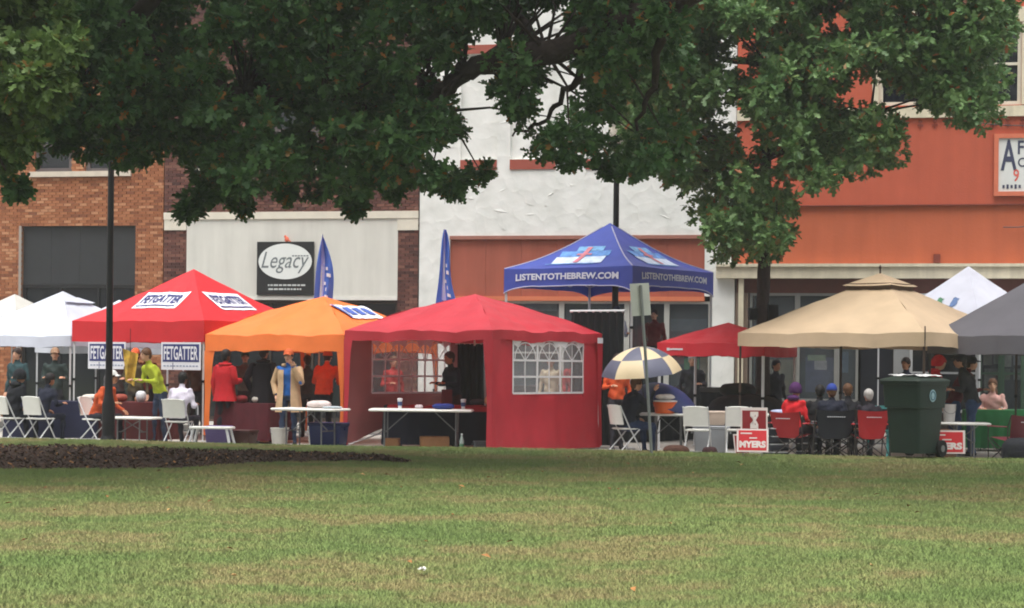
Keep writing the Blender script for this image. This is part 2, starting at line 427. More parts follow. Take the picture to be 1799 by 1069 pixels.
# --- brown brick building with the cream sign board
B2 = Bld('sign_shop', 'dark brown brick building with cream fascia and oval Legacy sign', 288.5, 735.5)
W2 = B2.s1 - B2.s0
sh2 = (B2.x(328, 460), B2.x(699, 460), .05, B2.z(510, 376))
band_l = B2.rect(289, 381, 328, 407); 
w2 = [B2.rect(345, 170, 420, 296), B2.rect(480, 165, 560, 292), B2.rect(610, 160, 690, 288)]
MORT2 = mat('mortar_brown', (96, 78, 70), .9, .15, bump=.3)
B2.wall('wall', MORT2, .002, W2 - .002, 0, BLDH, [sh2] + w2, y=.02)
bm2 = [mat('brick_brown_%d' % i, c, .85, .15, scale=9, bump=.3) for i, c in enumerate([(98, 62, 54), (86, 54, 48), (108, 70, 60), (120, 82, 70), (72, 46, 42)])]
band = (0, W2, B2.z(510, 390), B2.z(510, 374))
bricks(B2, bm2, .003, W2 - .003, .3, B2.z(510, -30), [sh2, band] + w2, MORT2, lambda x, z: (0 if z > band[3] else 3) + abs(z - B2.z(510, 345)))
CREAM = mat('cream_stone', (208, 202, 186), .8, .07, scale=3, bump=.15)
B2.panel('trim_band', CREAM, (.003, W2 - .003, band[3] - .16, band[3] + .02), -.06, .1)
for a, c in ((289.5, 328), (699, 735)): B2.panel('capital', CREAM, (B2.x(a), B2.x(c), B2.z(a, 405), band[3] - .162), -.045, .1)
for r in w2: B2.window(r, FR1, GLASS_D, rows=2, fw=.1, sill=CREAM)
FASC = mat('cream_stucco', (202, 201, 192), .85, .04, scale=1.5, bump=.15, bscale=90, streak=.07)
fz0 = B2.z(510, 521)
fa = B2.panel('fascia_board', FASC, (sh2[0] + .002, sh2[1] - .002, fz0, band[3] - .162), -.02, .1)
B2.panel('fascia_edge', mat('pale_edge', (214, 212, 204), .7, .04), (sh2[0], sh2[1], fz0 - .09, fz0 - .002), -.05, .1)
B2.window((sh2[0], sh2[1], .05, fz0 - .094), mat('bronze_frame', (54, 46, 40), .5, .1), GLASS_D, cols=5, fw=.08, name='shop_window')
interior(B2, sh2[0], sh2[1], .05, fz0 - .1)
# oval sign: a thing of its own on the fascia
sg = B2.rect(453.5, 425.5, 553, 519)
sw, sh_ = sg[1] - sg[0], sg[3] - sg[2]
t = thing('shop_sign', 'square black shop sign with white oval reading Legacy', 'sign', fworld(B2.s0 + (sg[0] + sg[1]) / 2, -.07, PAVE + sg[2]), -YAW)
part('sign_board', t, mat('sign_black', (30, 31, 32), .5, .05), lambda b: b.box((0, 0, sh_ / 2), (sw, .05, sh_)))
def oval(b):
    n = 40; r1 = [(sw * .47 * math.cos(2 * math.pi * i / n), -.027, sh_ * .63 + sh_ * .335 * math.sin(2 * math.pi * i / n)) for i in range(n)]
    b.rings([r1, [(p[0], -.034, p[2]) for p in r1]])
part('oval_plate', t, mat('sign_white', (214, 218, 214), .5, .02), oval)
def lett(b):
    fn = lambda x, y: (x, -.038, y)
    text_on(b, 'Legacy', fn, -.0, sh_ * .61, sw * .84, sh_ * .40, bold=.0, shear=.35)
part('lettering', t, mat('sign_grey_text', (108, 116, 118), .5, .02), lett)
def lines_(b, yy, ww):
    if True:
        x = -sw * ww / 2
        while x < sw * ww / 2:
            l = random.uniform(.04, .13); b.box((x + l / 2, -.028, sh_ * yy), (l, .004, sh_ * .03)); x += l + .025
for yy_, ww_ in ((.185, .6), (.11, .58)): part('small_print', t, mat('sign_pale_text', (190, 194, 192), .5, .02), lambda b: lines_(b, yy_, ww_))
def topline(b):
    x = sw * .12
    while x < sw * .4:
        b.box((x + .03, -.036, sh_ * .735), (.055, .003, sh_ * .022)); x += .075
part('small_print', t, MATS['sign_grey_text'], topline)
part('ornament', t, mat('ornament_orange', (206, 104, 78), .6, .1), lambda b: (b.ell((.03, -.01, sh_ + .06), (.06, .03, .07), 10, 6), b.ell((-.01, -.01, sh_ + .13), (.035, .025, .035), 8, 6), b.tube([(.06, -.01, sh_ + .05), (.14, -.01, sh_ + .0)], [.03, .01], 6)), True)

# --- white stucco building
B3 = Bld('stucco_building', 'white rough stucco building with rust red sign panel and sills', 737, 1292)
W3 = B3.s1 - B3.s0
STUC = bpy.data.materials.new('white_stucco'); STUC.use_nodes = True
def stucco():
    n = STUC.node_tree; N = n.nodes; L = n.links; b = N['Principled BSDF']; b.inputs['Roughness'].default_value = .85
    tc = N.new('ShaderNodeTexCoord'); no = N.new('ShaderNodeTexNoise'); no.inputs['Scale'].default_value = 2.2; no.inputs['Detail'].default_value = 7
    L.new(tc.outputs['Object'], no.inputs['Vector']); ra = N.new('ShaderNodeValToRGB'); L.new(no.outputs['Fac'], ra.inputs['Fac'])
    ra.color_ramp.elements[0].position = .3; ra.color_ramp.elements[0].color = (*lin((206, 208, 202)), 1); ra.color_ramp.elements[1].position = .6; ra.color_ramp.elements[1].color = (*lin((222, 223, 218)), 1)
    L.new(ra.outputs[0], b.inputs['Base Color'])
    # trowel ridges: stretched, warped cells
    w_ = N.new('ShaderNodeTexNoise'); w_.inputs['Scale'].default_value = 1.6; L.new(tc.outputs['Object'], w_.inputs['Vector'])
    ad = N.new('ShaderNodeVectorMath'); ad.operation = 'ADD'; sc = N.new('ShaderNodeVectorMath'); sc.operation = 'SCALE'; sc.inputs['Scale'].default_value = .9
    L.new(w_.outputs['Color'], sc.inputs[0]); L.new(tc.outputs['Object'], ad.inputs[0]); L.new(sc.outputs[0], ad.inputs[1])
    vo = N.new('ShaderNodeTexVoronoi'); vo.inputs['Scale'].default_value = 2.6; L.new(ad.outputs[0], vo.inputs['Vector'])
    pw = N.new('ShaderNodeMath'); pw.operation = 'POWER'; pw.inputs[1].default_value = 2.2; L.new(vo.outputs['Distance'], pw.inputs[0])
    n3 = N.new('ShaderNodeTexNoise'); n3.inputs['Scale'].default_value = 14; n3.inputs['Detail'].default_value = 6; L.new(tc.outputs['Object'], n3.inputs['Vector'])
    mx = N.new('ShaderNodeMath'); mx.operation = 'MULTIPLY_ADD'; mx.inputs[1].default_value = .25; L.new(n3.outputs['Fac'], mx.inputs[0]); L.new(pw.outputs[0], mx.inputs[2])
    bp = N.new('ShaderNodeBump'); bp.inputs['Strength'].default_value = .24; bp.inputs['Distance'].default_value = .05; L.new(mx.outputs[0], bp.inputs['Height']); L.new(bp.outputs[0], b.inputs['Normal'])
stucco()
sp3 = (B3.x(790, 460), B3.x(1238, 460), B3.z(1010, 521), B3.z(1010, 414))
sf3 = (B3.x(790, 600), B3.x(1248, 600), .55, sp3[2])
up3 = [B3.rect(810, 95, 874, 281), B3.rect(897, 92, 977, 280), B3.rect(1030, 90, 1160, 279)]
B3.wall('wall', STUC, .002, W3 - .002, 0, BLDH, [sp3, (sf3[0], sf3[1], sf3[2], sf3[3] + .01)] + up3)
# raised trowel flakes in the render
fl = MB()
for k in range(90):
    x = random.uniform(.1, W3 - .1); z = random.uniform(sp3[3] + .05, BLDH - 1)
    if any(h[0] - .1 < x < h[1] + .1 and h[2] - .25 < z < h[3] + .1 for h in up3): continue
    a = random.gauss(0, .5); l = random.uniform(.05, .22); hh = random.uniform(.015, .05); d = Vector((math.cos(a) * l, 0, math.sin(a) * l)); n_ = Vector((-math.sin(a) * hh, 0, math.cos(a) * hh)); c = Vector((x, -.002, z))
    t_ = random.uniform(.005, .013); bend = n_ * random.uniform(-.8, .8)
    fl.add([c - d, c - n_ + bend, c + d, c + n_ + bend, c + Vector((0, -t_, 0)) - n_ * .6 + bend], [(0, 1, 4), (1, 2, 4), (2, 3, 4), (3, 0, 4)])
fl.build('stucco_ridges', STUC, B3.o, True)['kind'] = 'stuff'
RUST = mat('rust_red', (150, 76, 62), .75, .08, scale=2, bump=.1)
for r in up3:
    B3.panel('window_infill', STUC, (r[0], r[1], r[2], r[3]), .1, .2); B3.panel('red_sill', RUST, (r[0], r[1], r[2] - .25, r[2] - .004), -.03, .12)
    B3.panel('red_lintel', RUST, (r[0] - .1, r[1] + .1, r[3] + .004, r[3] + .22), -.02, .12)
RUST2 = mat('sign_panel_red', (156, 84, 66), .7, .06, scale=1.2, streak=.14)
n_ = 7
for i in range(n_):
    xa = sp3[0] + (sp3[1] - sp3[0]) * i / n_; B3.panel('sign_panel', RUST2, (xa + .003, xa + (sp3[1] - sp3[0]) / n_ - .003, sp3[2] + .002, sp3[3] - .09), .06, .12)
B3.panel('panel_cap', mat('dusty_rust', (150, 100, 86), .7, .1, scale=5), (sp3[0], sp3[1], sp3[3] - .088, sp3[3] - .002), -.04, .14)
B3.panel('soffit_trim', mat('orange_trim', (196, 112, 78), .7, .05), (sp3[0], sp3[1], sp3[2] - .11, sp3[2] - .002), -.02, .14)
ALU = mat('pale_aluminium', (170, 170, 164), .45, .05, spec=.5)
xs = [sf3[0], B3.x(895, 600), B3.x(985, 600), B3.x(1100, 600), B3.x(1170, 600), B3.x(1248, 600)]
for i in range(5):
    B3.window((xs[i] + .002, xs[i + 1] - .002, .55, sf3[3] - .115), ALU, GLASS_S if i != 3 else GLASS_D, cols=1, rows=2 if i in (1, 4) else 1, fw=.06, name='shop_window')
B3.panel('stall_riser', mat('dark_riser', (62, 46, 42), .7, .15), (sf3[0], sf3[1], 0, .548), .05, .2)
interior(B3, sf3[0], sf3[1], .55, sf3[3])
disp = [(1215, 655, 1236, 670, (70, 160, 60)), (1200, 630, 1226, 662, (74, 172, 66)), (1228, 628, 1242, 672, (176, 150, 110)), (1176, 560, 1240, 582, (96, 104, 120)), (1180, 610, 1200, 640, (150, 60, 54)), (905, 520, 975, 546, (166, 176, 180))]
for k, (a, c, d, e, rgb) in enumerate(disp):
    B3.panel('window_display', mat('display3_%d' % k, rgb, .7, .25, scale=9), B3.rect(a, c, d, e), .2 + .012 * k, .21 + .012 * k)

# --- orange painted building
B4 = Bld('orange_building', 'orange painted two storey building with cream cornice above shop windows', 1293.5, 2080)
W4 = B4.s1 - B4.s0
ORG = mat('orange_paint', (176, 84, 60), .75, .06, scale=1.5, bump=.2, bscale=25, streak=.06)
ORG2 = mat('orange_paint_lower', (178, 92, 60), .75, .05, scale=1.3, bump=.15, bscale=20, streak=.06)
z360, z465, z488 = B4.z(1560, 360), B4.z(1560, 466), B4.z(1560, 490)
wu = [B4.rect(1722, 40, 1795, 185), B4.rect(1545, 42, 1650, 186), B4.rect(1850, 38, 1955, 182)]
B4.wall('upper_wall', ORG, 0, W4, z360, BLDH, wu, y=-.04)
B4.panel('fascia', ORG2, (0, W4, z465, z360 - .03), .02, .3)
B4.panel('drip_ledge', mat('dark_orange', (130, 66, 52), .8, .1), (0, W4, z360 - .028, z360 - .002), -.07, .25)
CORN = mat('cream_cornice', (206, 197, 172), .75, .1, scale=4, bump=.2, streak=.16)
B4.panel('cornice', CORN, (-.45, W4, z488, z465 - .003), -.22, .25)
B4.panel('cornice_lip', CORN, (-.45, W4, z465 - .05, z465 + .02), -.28, .02)
B4.panel('bracket', mat('rust_bracket', (120, 56, 44), .7, .2), B4.rect(1640, 447, 1652, 462), -.06, .02)
WFR = mat('cream_frame', (206, 200, 182), .6, .05)
for r in wu:
    wo = B4.window(r, WFR, mat('night_glass', (20, 24, 32), .05, .05, spec=.6, alpha=.92), y=.06, rows=2, fw=.09)
    b = MB(); fw = .16
    for x_ in (r[0] - fw / 2, r[1] + fw / 2): b.box((x_, -.05, (r[2] + r[3]) / 2), (fw - .004, .08, r[3] - r[2]))
    b.box(((r[0] + r[1]) / 2, -.05, r[3] + .17), (r[1] - r[0] + 2 * fw, .1, .34)); b.build('surround', CORN, B4.o)
zb = B4.z(1750, 187); B4.panel('sill_band', CORN, (0, W4, zb - .25, zb - .004), -.12, .02)
for k in range(24):
    xx = B4.x(1615) + k * .33
    b = MB(); zc = zb - .42
    for dx, dz in ((0, .05), (-.05, -.01), (.05, -.01)): b.lathe([(.001, 0), (.04, 0), (.04, .02), (.001, .02)], 8)
    b = MB(); b.box((xx, -.05, zc), (.03, .03, .17)); b.box((xx, -.051, zc), (.13, .028, .04)); b.ell((xx, -.05, zc + .09), (.045, .02, .045), 8, 5)
    b.build('fleur_ornament', mat('fleur_brown', (136, 62, 46), .8, .1), B4.o)
sf4 = (.1, W4, .5, z488)
z515 = B4.z(1400, 515)
B4.panel('transom_board', mat('maroon_board', (92, 54, 46), .75, .1), (0, W4, z515, z488 - .003), .06, .3)
B4.panel('downpipe', CORN, (.08, .2, .0, z488 - .01), -.14, -.02)
B4.panel('pier', mat('taupe_pier', (120, 104, 92), .8, .1), (.0, .3, 0, z515 - .002), .0, .3)
xs = [B4.x(p, 600) for p in (1316, 1400, 1470, 1508)]
for i in range(3):
    B4.window((xs[i] + .002, xs[i + 1] - .002, .72, z515 - .004), mat('pewter_frame', (128, 128, 124), .5, .05), GLASS_S, fw=.06, name='shop_window')
B4.panel('stall_riser', mat('dark_riser4', (58, 46, 42), .7, .2), (.3, xs[3], 0, .718), .05, .25)
B4.panel('window_ledge', mat('dark_ledge', (76, 58, 50), .7, .1), (.3, xs[3], .66, .716), -.1, .05)
dx0, dx1 = B4.x(1512, 600), B4.x(1568, 600)
dr = B4.panel('door', mat('dark_door', (30, 32, 40), .4, .1), (dx0, dx1, .02, z515 - .004), .22, .27); 
B4.panel('door_handle', ALU, (dx1 - .12, dx1 - .08, 1.0, 1.3), .16, .2, dr)
xs2 = [B4.x(p, 600) for p in (1570, 1598, 1720, 1760, 1800, 1840)]
B4.panel('door_post', mat('grey_post', (140, 142, 142), .6, .05), (xs2[0], xs2[1], .02, z515 - .004), .02, .2)
GRN = mat('green_frame', (58, 84, 66), .6, .1)
for i in range(1, 5): B4.window((xs2[i] + .002, xs2[i + 1] - .002, .5, z515 - .004), METAL_W if i == 1 else GRN, GLASS_D if i == 1 else GLASS_S, rows=3, fw=.07, name='shop_window')
B4.panel('stall_riser', MATS['dark_riser4'], (xs2[1], W4, 0, .498), .05, .25)
B4.panel('end_wall', mat('taupe_wall', (120, 104, 92), .8, .1), (xs2[5], W4, .5, z515 - .002), .0, .3)
interior(B4, .3, W4, .5, z515)
disp = [(1346, 632, 1396, 694, (150, 140, 100)), (1350, 655, 1372, 672, (176, 92, 80)), (1372, 668, 1392, 690, (150, 100, 130)), (1356, 676, 1374, 690, (80, 130, 84)),
        (1418, 624, 1450, 634, (176, 200, 160)), (1430, 634, 1452, 650, (224, 222, 228)), (1414, 628, 1464, 690, (96, 96, 140)), (1466, 618, 1490, 655, (96, 124, 156)), (1472, 620, 1484, 650, (196, 160, 96)), (1332, 632, 1344, 672, (196, 176, 120)),
        (1728, 622, 1744, 642, (206, 206, 186)), (1746, 622, 1758, 640, (196, 214, 200)), (1730, 648, 1756, 690, (214, 218, 206)), (1766, 622, 1778, 645, (200, 204, 190)), (1782, 622, 1796, 642, (190, 196, 204)), (1782, 648, 1796, 668, (200, 214, 210)), (1764, 648, 1776, 668, (140, 160, 130))]
for k, (a, c, d, e, rgb) in enumerate(disp):
    B4.panel('window_poster', mat('display4_%d' % k, rgb, .7, .3, scale=8), B4.rect(a, c, d, e), .19 + .006 * k, .194 + .006 * k)
# hand painted board, cut off by the frame edge
r = B4.rect(1746, 236, 1860, 345); sw, sh_ = r[1] - r[0], r[3] - r[2]
t = thing('painted_sign', 'framed white hand painted board on orange wall, cut off at right', 'sign', fworld(B4.s0 + r[0], -.075, PAVE + r[2]), -YAW)
part('sign_board', t, mat('board_white', (206, 208, 204), .6, .04), lambda b: b.box((sw / 2, 0, sh_ / 2), (sw - .1, .04, sh_ - .1)))
def frame(b):
    for x_ in (.05, sw - .05): b.box((x_, -.02, sh_ / 2), (.1, .08, sh_))
    for z_ in (.05, sh_ - .05): b.box((sw / 2, -.02, z_), (sw - .2, .078, .1))
part('sign_frame', t, mat('frame_orange', (196, 108, 80), .7, .08), frame)
fn = lambda x, y: (x, -.026, y)
part('lettering', t, mat('letter_navy', (58, 62, 86), .6, .05), lambda b: (text_on(b, 'A', fn, .33, sh_ * .66, .36, sh_ * .5, bold=.02), text_on(b, 'FF', fn, .68, sh_ * .78, .3, sh_ * .22, bold=.02), text_on(b, 'C', fn, .62, sh_ * .54, .17, sh_ * .15, bold=.01)))
part('lettering', t, mat('letter_red', (206, 92, 80), .6, .05), lambda b: text_on(b, '9', fn, .5, sh_ * .33, .13, sh_ * .2, bold=.01))
def tiny(b):
    for i in range(5): b.box((.22 + i * .09, -.026, sh_ * .15), (.05, .006, sh_ * (.05 + .02 * (i % 2))))
part('small_print', t, MATS['letter_navy'], tiny)
# rooftops / parapets closing the blocks
for B, m in ((B1, MORT1), (B2, MORT2), (B3, STUC), (B4, ORG)):
    ww = B.s1 - B.s0
    b = MB(); b.box((ww / 2, 5.3, BLDH - .4), (ww, 10, .3)); b.box((ww / 2, 10.2, BLDH / 2 - .3), (ww, .2, BLDH - .6)); 
    b.build('roof', mat('roof_felt', (80, 78, 76), .9, .1), B.o)
    b = MB()
    for x_ in (.1, ww - .1): b.box((x_, 5.2, BLDH / 2 - .3), (.16, 9.7, BLDH - .6))
    b.build('side_wall', m, B.o)

# ================================================================ CANOPIES
class Tent:
    """near/left/right corner pixels give the plan (a square seen corner-on); heights come from the depth of the near corner"""
    def __init__(s, name, label, near, left, right, eave, val, peak, off=None, d=None, base=PAVE, cat='canopy tent'):
        Dn = d if d is not None else edge_d(near) + off
        N = Vector((ray(near, 600)[0] * Dn, Dn)); ul, ur = ray(left, 600)[0], ray(right, 600)[0]; un = ray(near, 600)[0]
        def err(a):
            # sizes that the left and the right corner ask for at this yaw
            ll = (N.x - ul * Dn) / (math.cos(a) + ul * math.sin(a)); lr = (ur * Dn - N.x) / (math.sin(a) - ur * math.cos(a))
            return ll, lr
        best = None
        for k in range(20, 880):
            a = R(k / 10); ll, lr = err(a)
            if ll > 0 and lr > 0 and (best is None or abs(ll - lr) < best[0]): best = (abs(ll - lr), a, (ll + lr) / 2)
        _, s.a, s.L = best; s.h = s.L / 2; a = s.a
        xh, yh = Vector((math.cos(a), -math.sin(a))), Vector((math.sin(a), math.cos(a)))
        c = N - xh * s.h + yh * s.h; s.c = c; s.base = base
        s.ze = zpy(near, eave, Dn) - base; s.zv = zpy(near, val, Dn) - base; s.zp = zpy((left + right) / 2, peak, c.y) - base
        s.o = thing(name, label, cat, (c.x, c.y, base), -a)
        s.Rm = [Matrix.Rotation(math.pi / 2 * k, 3, 'Z') for k in range(4)]     # 0 front, 1 right, 2 back, 3 left
    def W(s, x, y, z): return s.o.matrix_basis @ Vector((x, y, z))
    def prof(s, t, sag): return t - sag * math.sin(math.pi * t) * (1 - .35 * t)
    def roof_pt(s, k, u, t, sag, droop, wr, lift=0., top=1.):
        """u along the eave -1..1, t from eave to peak 0..1"""
        h = s.h; edge = abs(u)
        z = s.ze + (s.zp - s.ze) * s.prof(t, sag) - droop * (1 - u * u) * math.sin(math.pi * min(1, t * .9 + .1)) * (1 - t)
        z += wr * nz(u * 3 + k * 1.7, t * 6, k + s.h) * (1 - t) * (1 - edge ** 4) * .9
        z += wr * .3 * math.sin(u * (1 - t) * 19 + t * 8 + k * 2) * math.sin(t * 7 + u * 2 + k) * t * (1 - t) * 3
        z += wr * .6 * min(1, t * 5) * math.sin((u * 1.2 - t) * 14 + k) * max(0, edge - .55) * (1 - t)
        return s.Rm[k] @ Vector((u * h * (1 - t), -h * (1 - t), z + lift))
    def roof(s, m, sag=.06, droop=.05, wr=.02, tmax=1.):
        s.rp = (sag, droop, wr)
        for k in range(4):
            part('roof_panel', s.o, m[k] if isinstance(m, (list, tuple)) else m, lambda b: b.grid(lambda u, v: s.roof_pt(k, u * 2 - 1, v * tmax, *s.rp), 32, 22), True)
    def valance(s, m, arch=0., wave=.012, flare=.03, lipm=None):
        drop = s.ze - s.zv
        def vp(k, u, v, out=0.):
            a = arch * max(0., 1 - abs(u) ** 6) ; dd = drop * (1 - a)
            top = s.roof_pt(k, u, 0, *s.rp); y = -s.h - out - flare * v * (1 - u ** 8) - wave * v * nz(u * 5 + k, 0, s.h * 3 + k) * (1 - u ** 6) - .004
            p = s.Rm[k] @ Vector((u * (s.h + .004), y, 0)); return Vector((p.x, p.y, top.z - dd * v + wave * .8 * v * nz(u * 4, 0, k * 2.) * (1 - u ** 6)))
        s.vp = vp
        for k in range(4): part('valance', s.o, m, lambda b: b.grid(lambda u, v: vp(k, u * 2 - 1, v), 30, 4), True)
        if lipm:
            for k in range(2): part('piping', s.o, lipm, lambda b: b.tube([vp(k, -1 + i / 12, 1, .006) for i in range(25)], .013, 5), True)
    def legs(s, m, w_=.035, feet=True, inset=.03, splay=0.):
        for k, (sx, sy) in enumerate(((-1, -1), (1, -1), (1, 1), (-1, 1))):
            hh = s.h - inset; p0 = Vector((sx * (hh + splay), sy * (hh + splay), 0)); p1 = Vector((sx * hh, sy * hh, s.ze - .03)); pm = p0.lerp(p1, .5)
            lg = part('leg', s.o, m, lambda b: (b.bar(p0, pm, w_ * .8), b.bar(pm, p1, w_), b.box(p0 + Vector((0, 0, .006)), (.09, .09, .012))))
            part('collar', lg, RUBBER, lambda b: b.box(pm, (w_ * 1.5, w_ * 1.5, .05)))
        def truss(b):
            z1 = s.ze - .05; z0 = min(z1 - .05, max(s.ze - .28, s.zv + .05)); hh = s.h - inset
            for k in range(4):
                for q in range(4):
                    xa, xb = -hh + q * hh / 2, -hh + (q + 1) * hh / 2; up = q % 2
                    for za, zb_ in (((z0, z1)), ((z1, z0))): b.bar(s.Rm[k] @ Vector((xa, -hh + .02 * (za > zb_), za)), s.Rm[k] @ Vector((xb, -hh + .02 * (za > zb_), zb_)), .016)
        part('truss', s.o, m, truss)
        part('centre_pole', s.o, m, lambda b: b.bar((0, 0, s.ze - .25), (0, 0, s.ze + (s.zp - s.ze) * .72), .03))
    def on_roof(s, k, body_fn, name, m, lift=.012):
        """decal geometry laid along a roof panel: body_fn gets fn(x, y) in metres, x along the eave, y up the slope from the eave"""
        sl = math.hypot(s.h, s.zp - s.ze)
        def fn(x, y):
            t = y / sl; u = x / (s.h * (1 - t)); p = s.roof_pt(k, u, t, *s.rp); e = s.Rm[k] @ Vector((0, -lift * .5, lift)); return p + e
        b = MB(); body_fn(b, fn); return b.build(name, m, s.o)

def sheet(b, fn, x0, x1, y0, y1, nx_=10, ny_=6, m=0, skew=0.):
    b.grid(lambda u, v: fn(x0 + (x1 - x0) * u + skew * (v - .5), y0 + (y1 - y0) * v), nx_, ny_, m)

WFAB = fabric('white_canopy', (192, 196, 208), .15)
T0 = Tent('canopy_tent', 'off white canopy roof at far left, behind the white tent', 30, -125, 172, 578, 600, 517, d=42.5)
T0.roof(fabric('offwhite_canopy', (196, 195, 188), .18), .05, .04, .015); T0.valance(MATS['offwhite_canopy']); T0.legs(METAL_W)
T0b = Tent('canopy_tent', 'white canopy tip showing between dark pole and red lettered tent', 228, 62, 352, 596, 621, 527, d=41.5)
T0b.roof(fabric('white_canopy_far', (202, 206, 214), .18), .05, .04, .015); T0b.valance(MATS['white_canopy_far']); T0b.legs(METAL_W)
T1 = Tent('canopy_tent', 'plain white canopy tent left of the red lettered tent', 124, -85, 298, 590, 609, 512, off=5.3)
T1.roof(WFAB, .03, .03, .03); T1.valance(WFAB, wave=.01); T1.legs(METAL_W)
part('vent_flap', T1.o, WFAB, lambda b: b.grid(lambda u, v: T1.roof_pt(1, (u * 2 - 1) * 1.0, .7 + .16 * v, *T1.rp) + Vector((0, 0, .02 + .05 * (1 - v))), 8, 2), True)

RED1 = fabric('red_canopy', (208, 34, 44), .22)
T2 = Tent('canopy_tent', 'red canopy tent with white lettered panels on its roof', 358, 127, 545, 563, 601, 473, off=3.4)
T2.roof(RED1, .05, .03, .03); T2.valance(RED1, wave=.006, flare=.015); T2.legs(METAL_W)
NAVYT = mat('navy_print', (52, 58, 112), .6, .05); WPRT = mat('white_print', (224, 224, 230), .6, .03)
for k, cx in ((0, .0), (1, -.05)):
    T2.on_roof(k, lambda b, fn: sheet(b, fn, cx - .56, cx + .56, .55, 1.16), 'printed_panel', WPRT)
    T2.on_roof(k, lambda b, fn: (text_on(b, 'FETGATTER', fn, cx, .9, .98, .3, bold=.03), sheet(b, fn, cx - .5, cx + .5, .62, .66)), 'lettering', NAVYT, lift=.026)
# two signs hung from its front rail
for px, lab in ((181, 'navy and white hanging lettered sign crossed by the dark pole'), (312, 'navy and white hanging lettered sign beside the orange tent corner')):
    dd = T2.c.y - T2.h * math.cos(T2.a); 
    # along the front face: find u whose projection is px
    bu = min((abs(CX + F * (T2.W(u / 50 - 1, 0, 0) * 0 + T2.W((u / 50 - 1) * T2.h, -T2.h - .02, 1.9)).x / T2.W((u / 50 - 1) * T2.h, -T2.h - .02, 1.9).y - px - 6), u) for u in range(101))[1] / 50 - 1
    p = T2.W(bu * T2.h, -T2.h - .02, T2.zv - .01); wd, ht = .98, .53
    t = thing('hanging_sign', lab, 'sign', (p.x, p.y, p.z - ht), -T2.a, 'hanging campaign signs')
    part('sign_board', t, WPRT, lambda b: b.box((0, 0, ht / 2), (wd, .012, ht)))
    part('colour_field', t, NAVYT, lambda b: b.box((0, -.008, ht * .61), (wd * .92, .004, ht * .64)))
    part('lettering', t, WPRT, lambda b: text_on(b, 'FETGATTER', lambda x, y: (x, -.0125, y), 0, ht * .61, wd * .86, ht * .5, bold=.02))
    part('small_print', t, mat('grey_print', (150, 158, 178), .6, .1), lambda b: [b.box((-wd * .44 + i * .08 + .03, -.0075, ht * .14), (.055, .003, .03)) for i in range(11)])
    part('divider', t, NAVYT, lambda b: b.box((-wd * .2, -.0075, ht * .14), (.015, .0032, ht * .24)))

ORNG = fabric('orange_canopy', (244, 128, 58), .3)
T3 = Tent('canopy_tent', 'orange canopy tent with fabric legs between two red tents', 604, 361, 768, 588, 620, 521, off=2.3)
T3.roof(ORNG, -.10, .02, .045); T3.valance(ORNG, arch=.1, wave=.02); T3.legs(METAL_W)
def sleeve(T, k, m, wtop=.24, wbot=.07, z0=.1, side=(1, 1)):
    """fabric wrapped round a leg, narrowing downwards"""
    sx, sy = ((-1, -1), (1, -1), (1, 1), (-1, 1))[k]; h = T.h
    def f(u, v):
        ww = wtop + (wbot - wtop) * min(1, v * 1.6) ** .7; z = T.zv + .02 - (T.zv - z0) * v
        if u < .5: q = (1 - u * 2) * ww; return Vector((sx * (h + .006) - sx * q, sy * (h + .012 + .01 * math.sin(v * 9)), z))
        q = (u * 2 - 1) * ww; return Vector((sx * (h + .012 + .01 * math.sin(v * 7 + 1)), sy * (h + .006) - sy * q, z))
    part('leg_sleeve', T.o, m, lambda b: b.grid(f, 8, 14), True)
for k in range(4): sleeve(T3, k, ORNG, *((.24, .13) if k == 0 else (.15, .06)))
T3.on_roof(1, lambda b, fn: (sheet(b, fn, -.55, .6, .62, 1.2)), 'printed_panel', WPRT, lift=.02)
T3.on_roof(1, lambda b, fn: (sheet(b, fn, -.58, -.5, .62, 1.18), [sheet(b, fn, -.36 + i * .3, -.16 + i * .3, .75, 1.05) for i in range(3)]), 'print_blocks', mat('blue_print', (70, 96, 172), .6, .1), lift=.035)

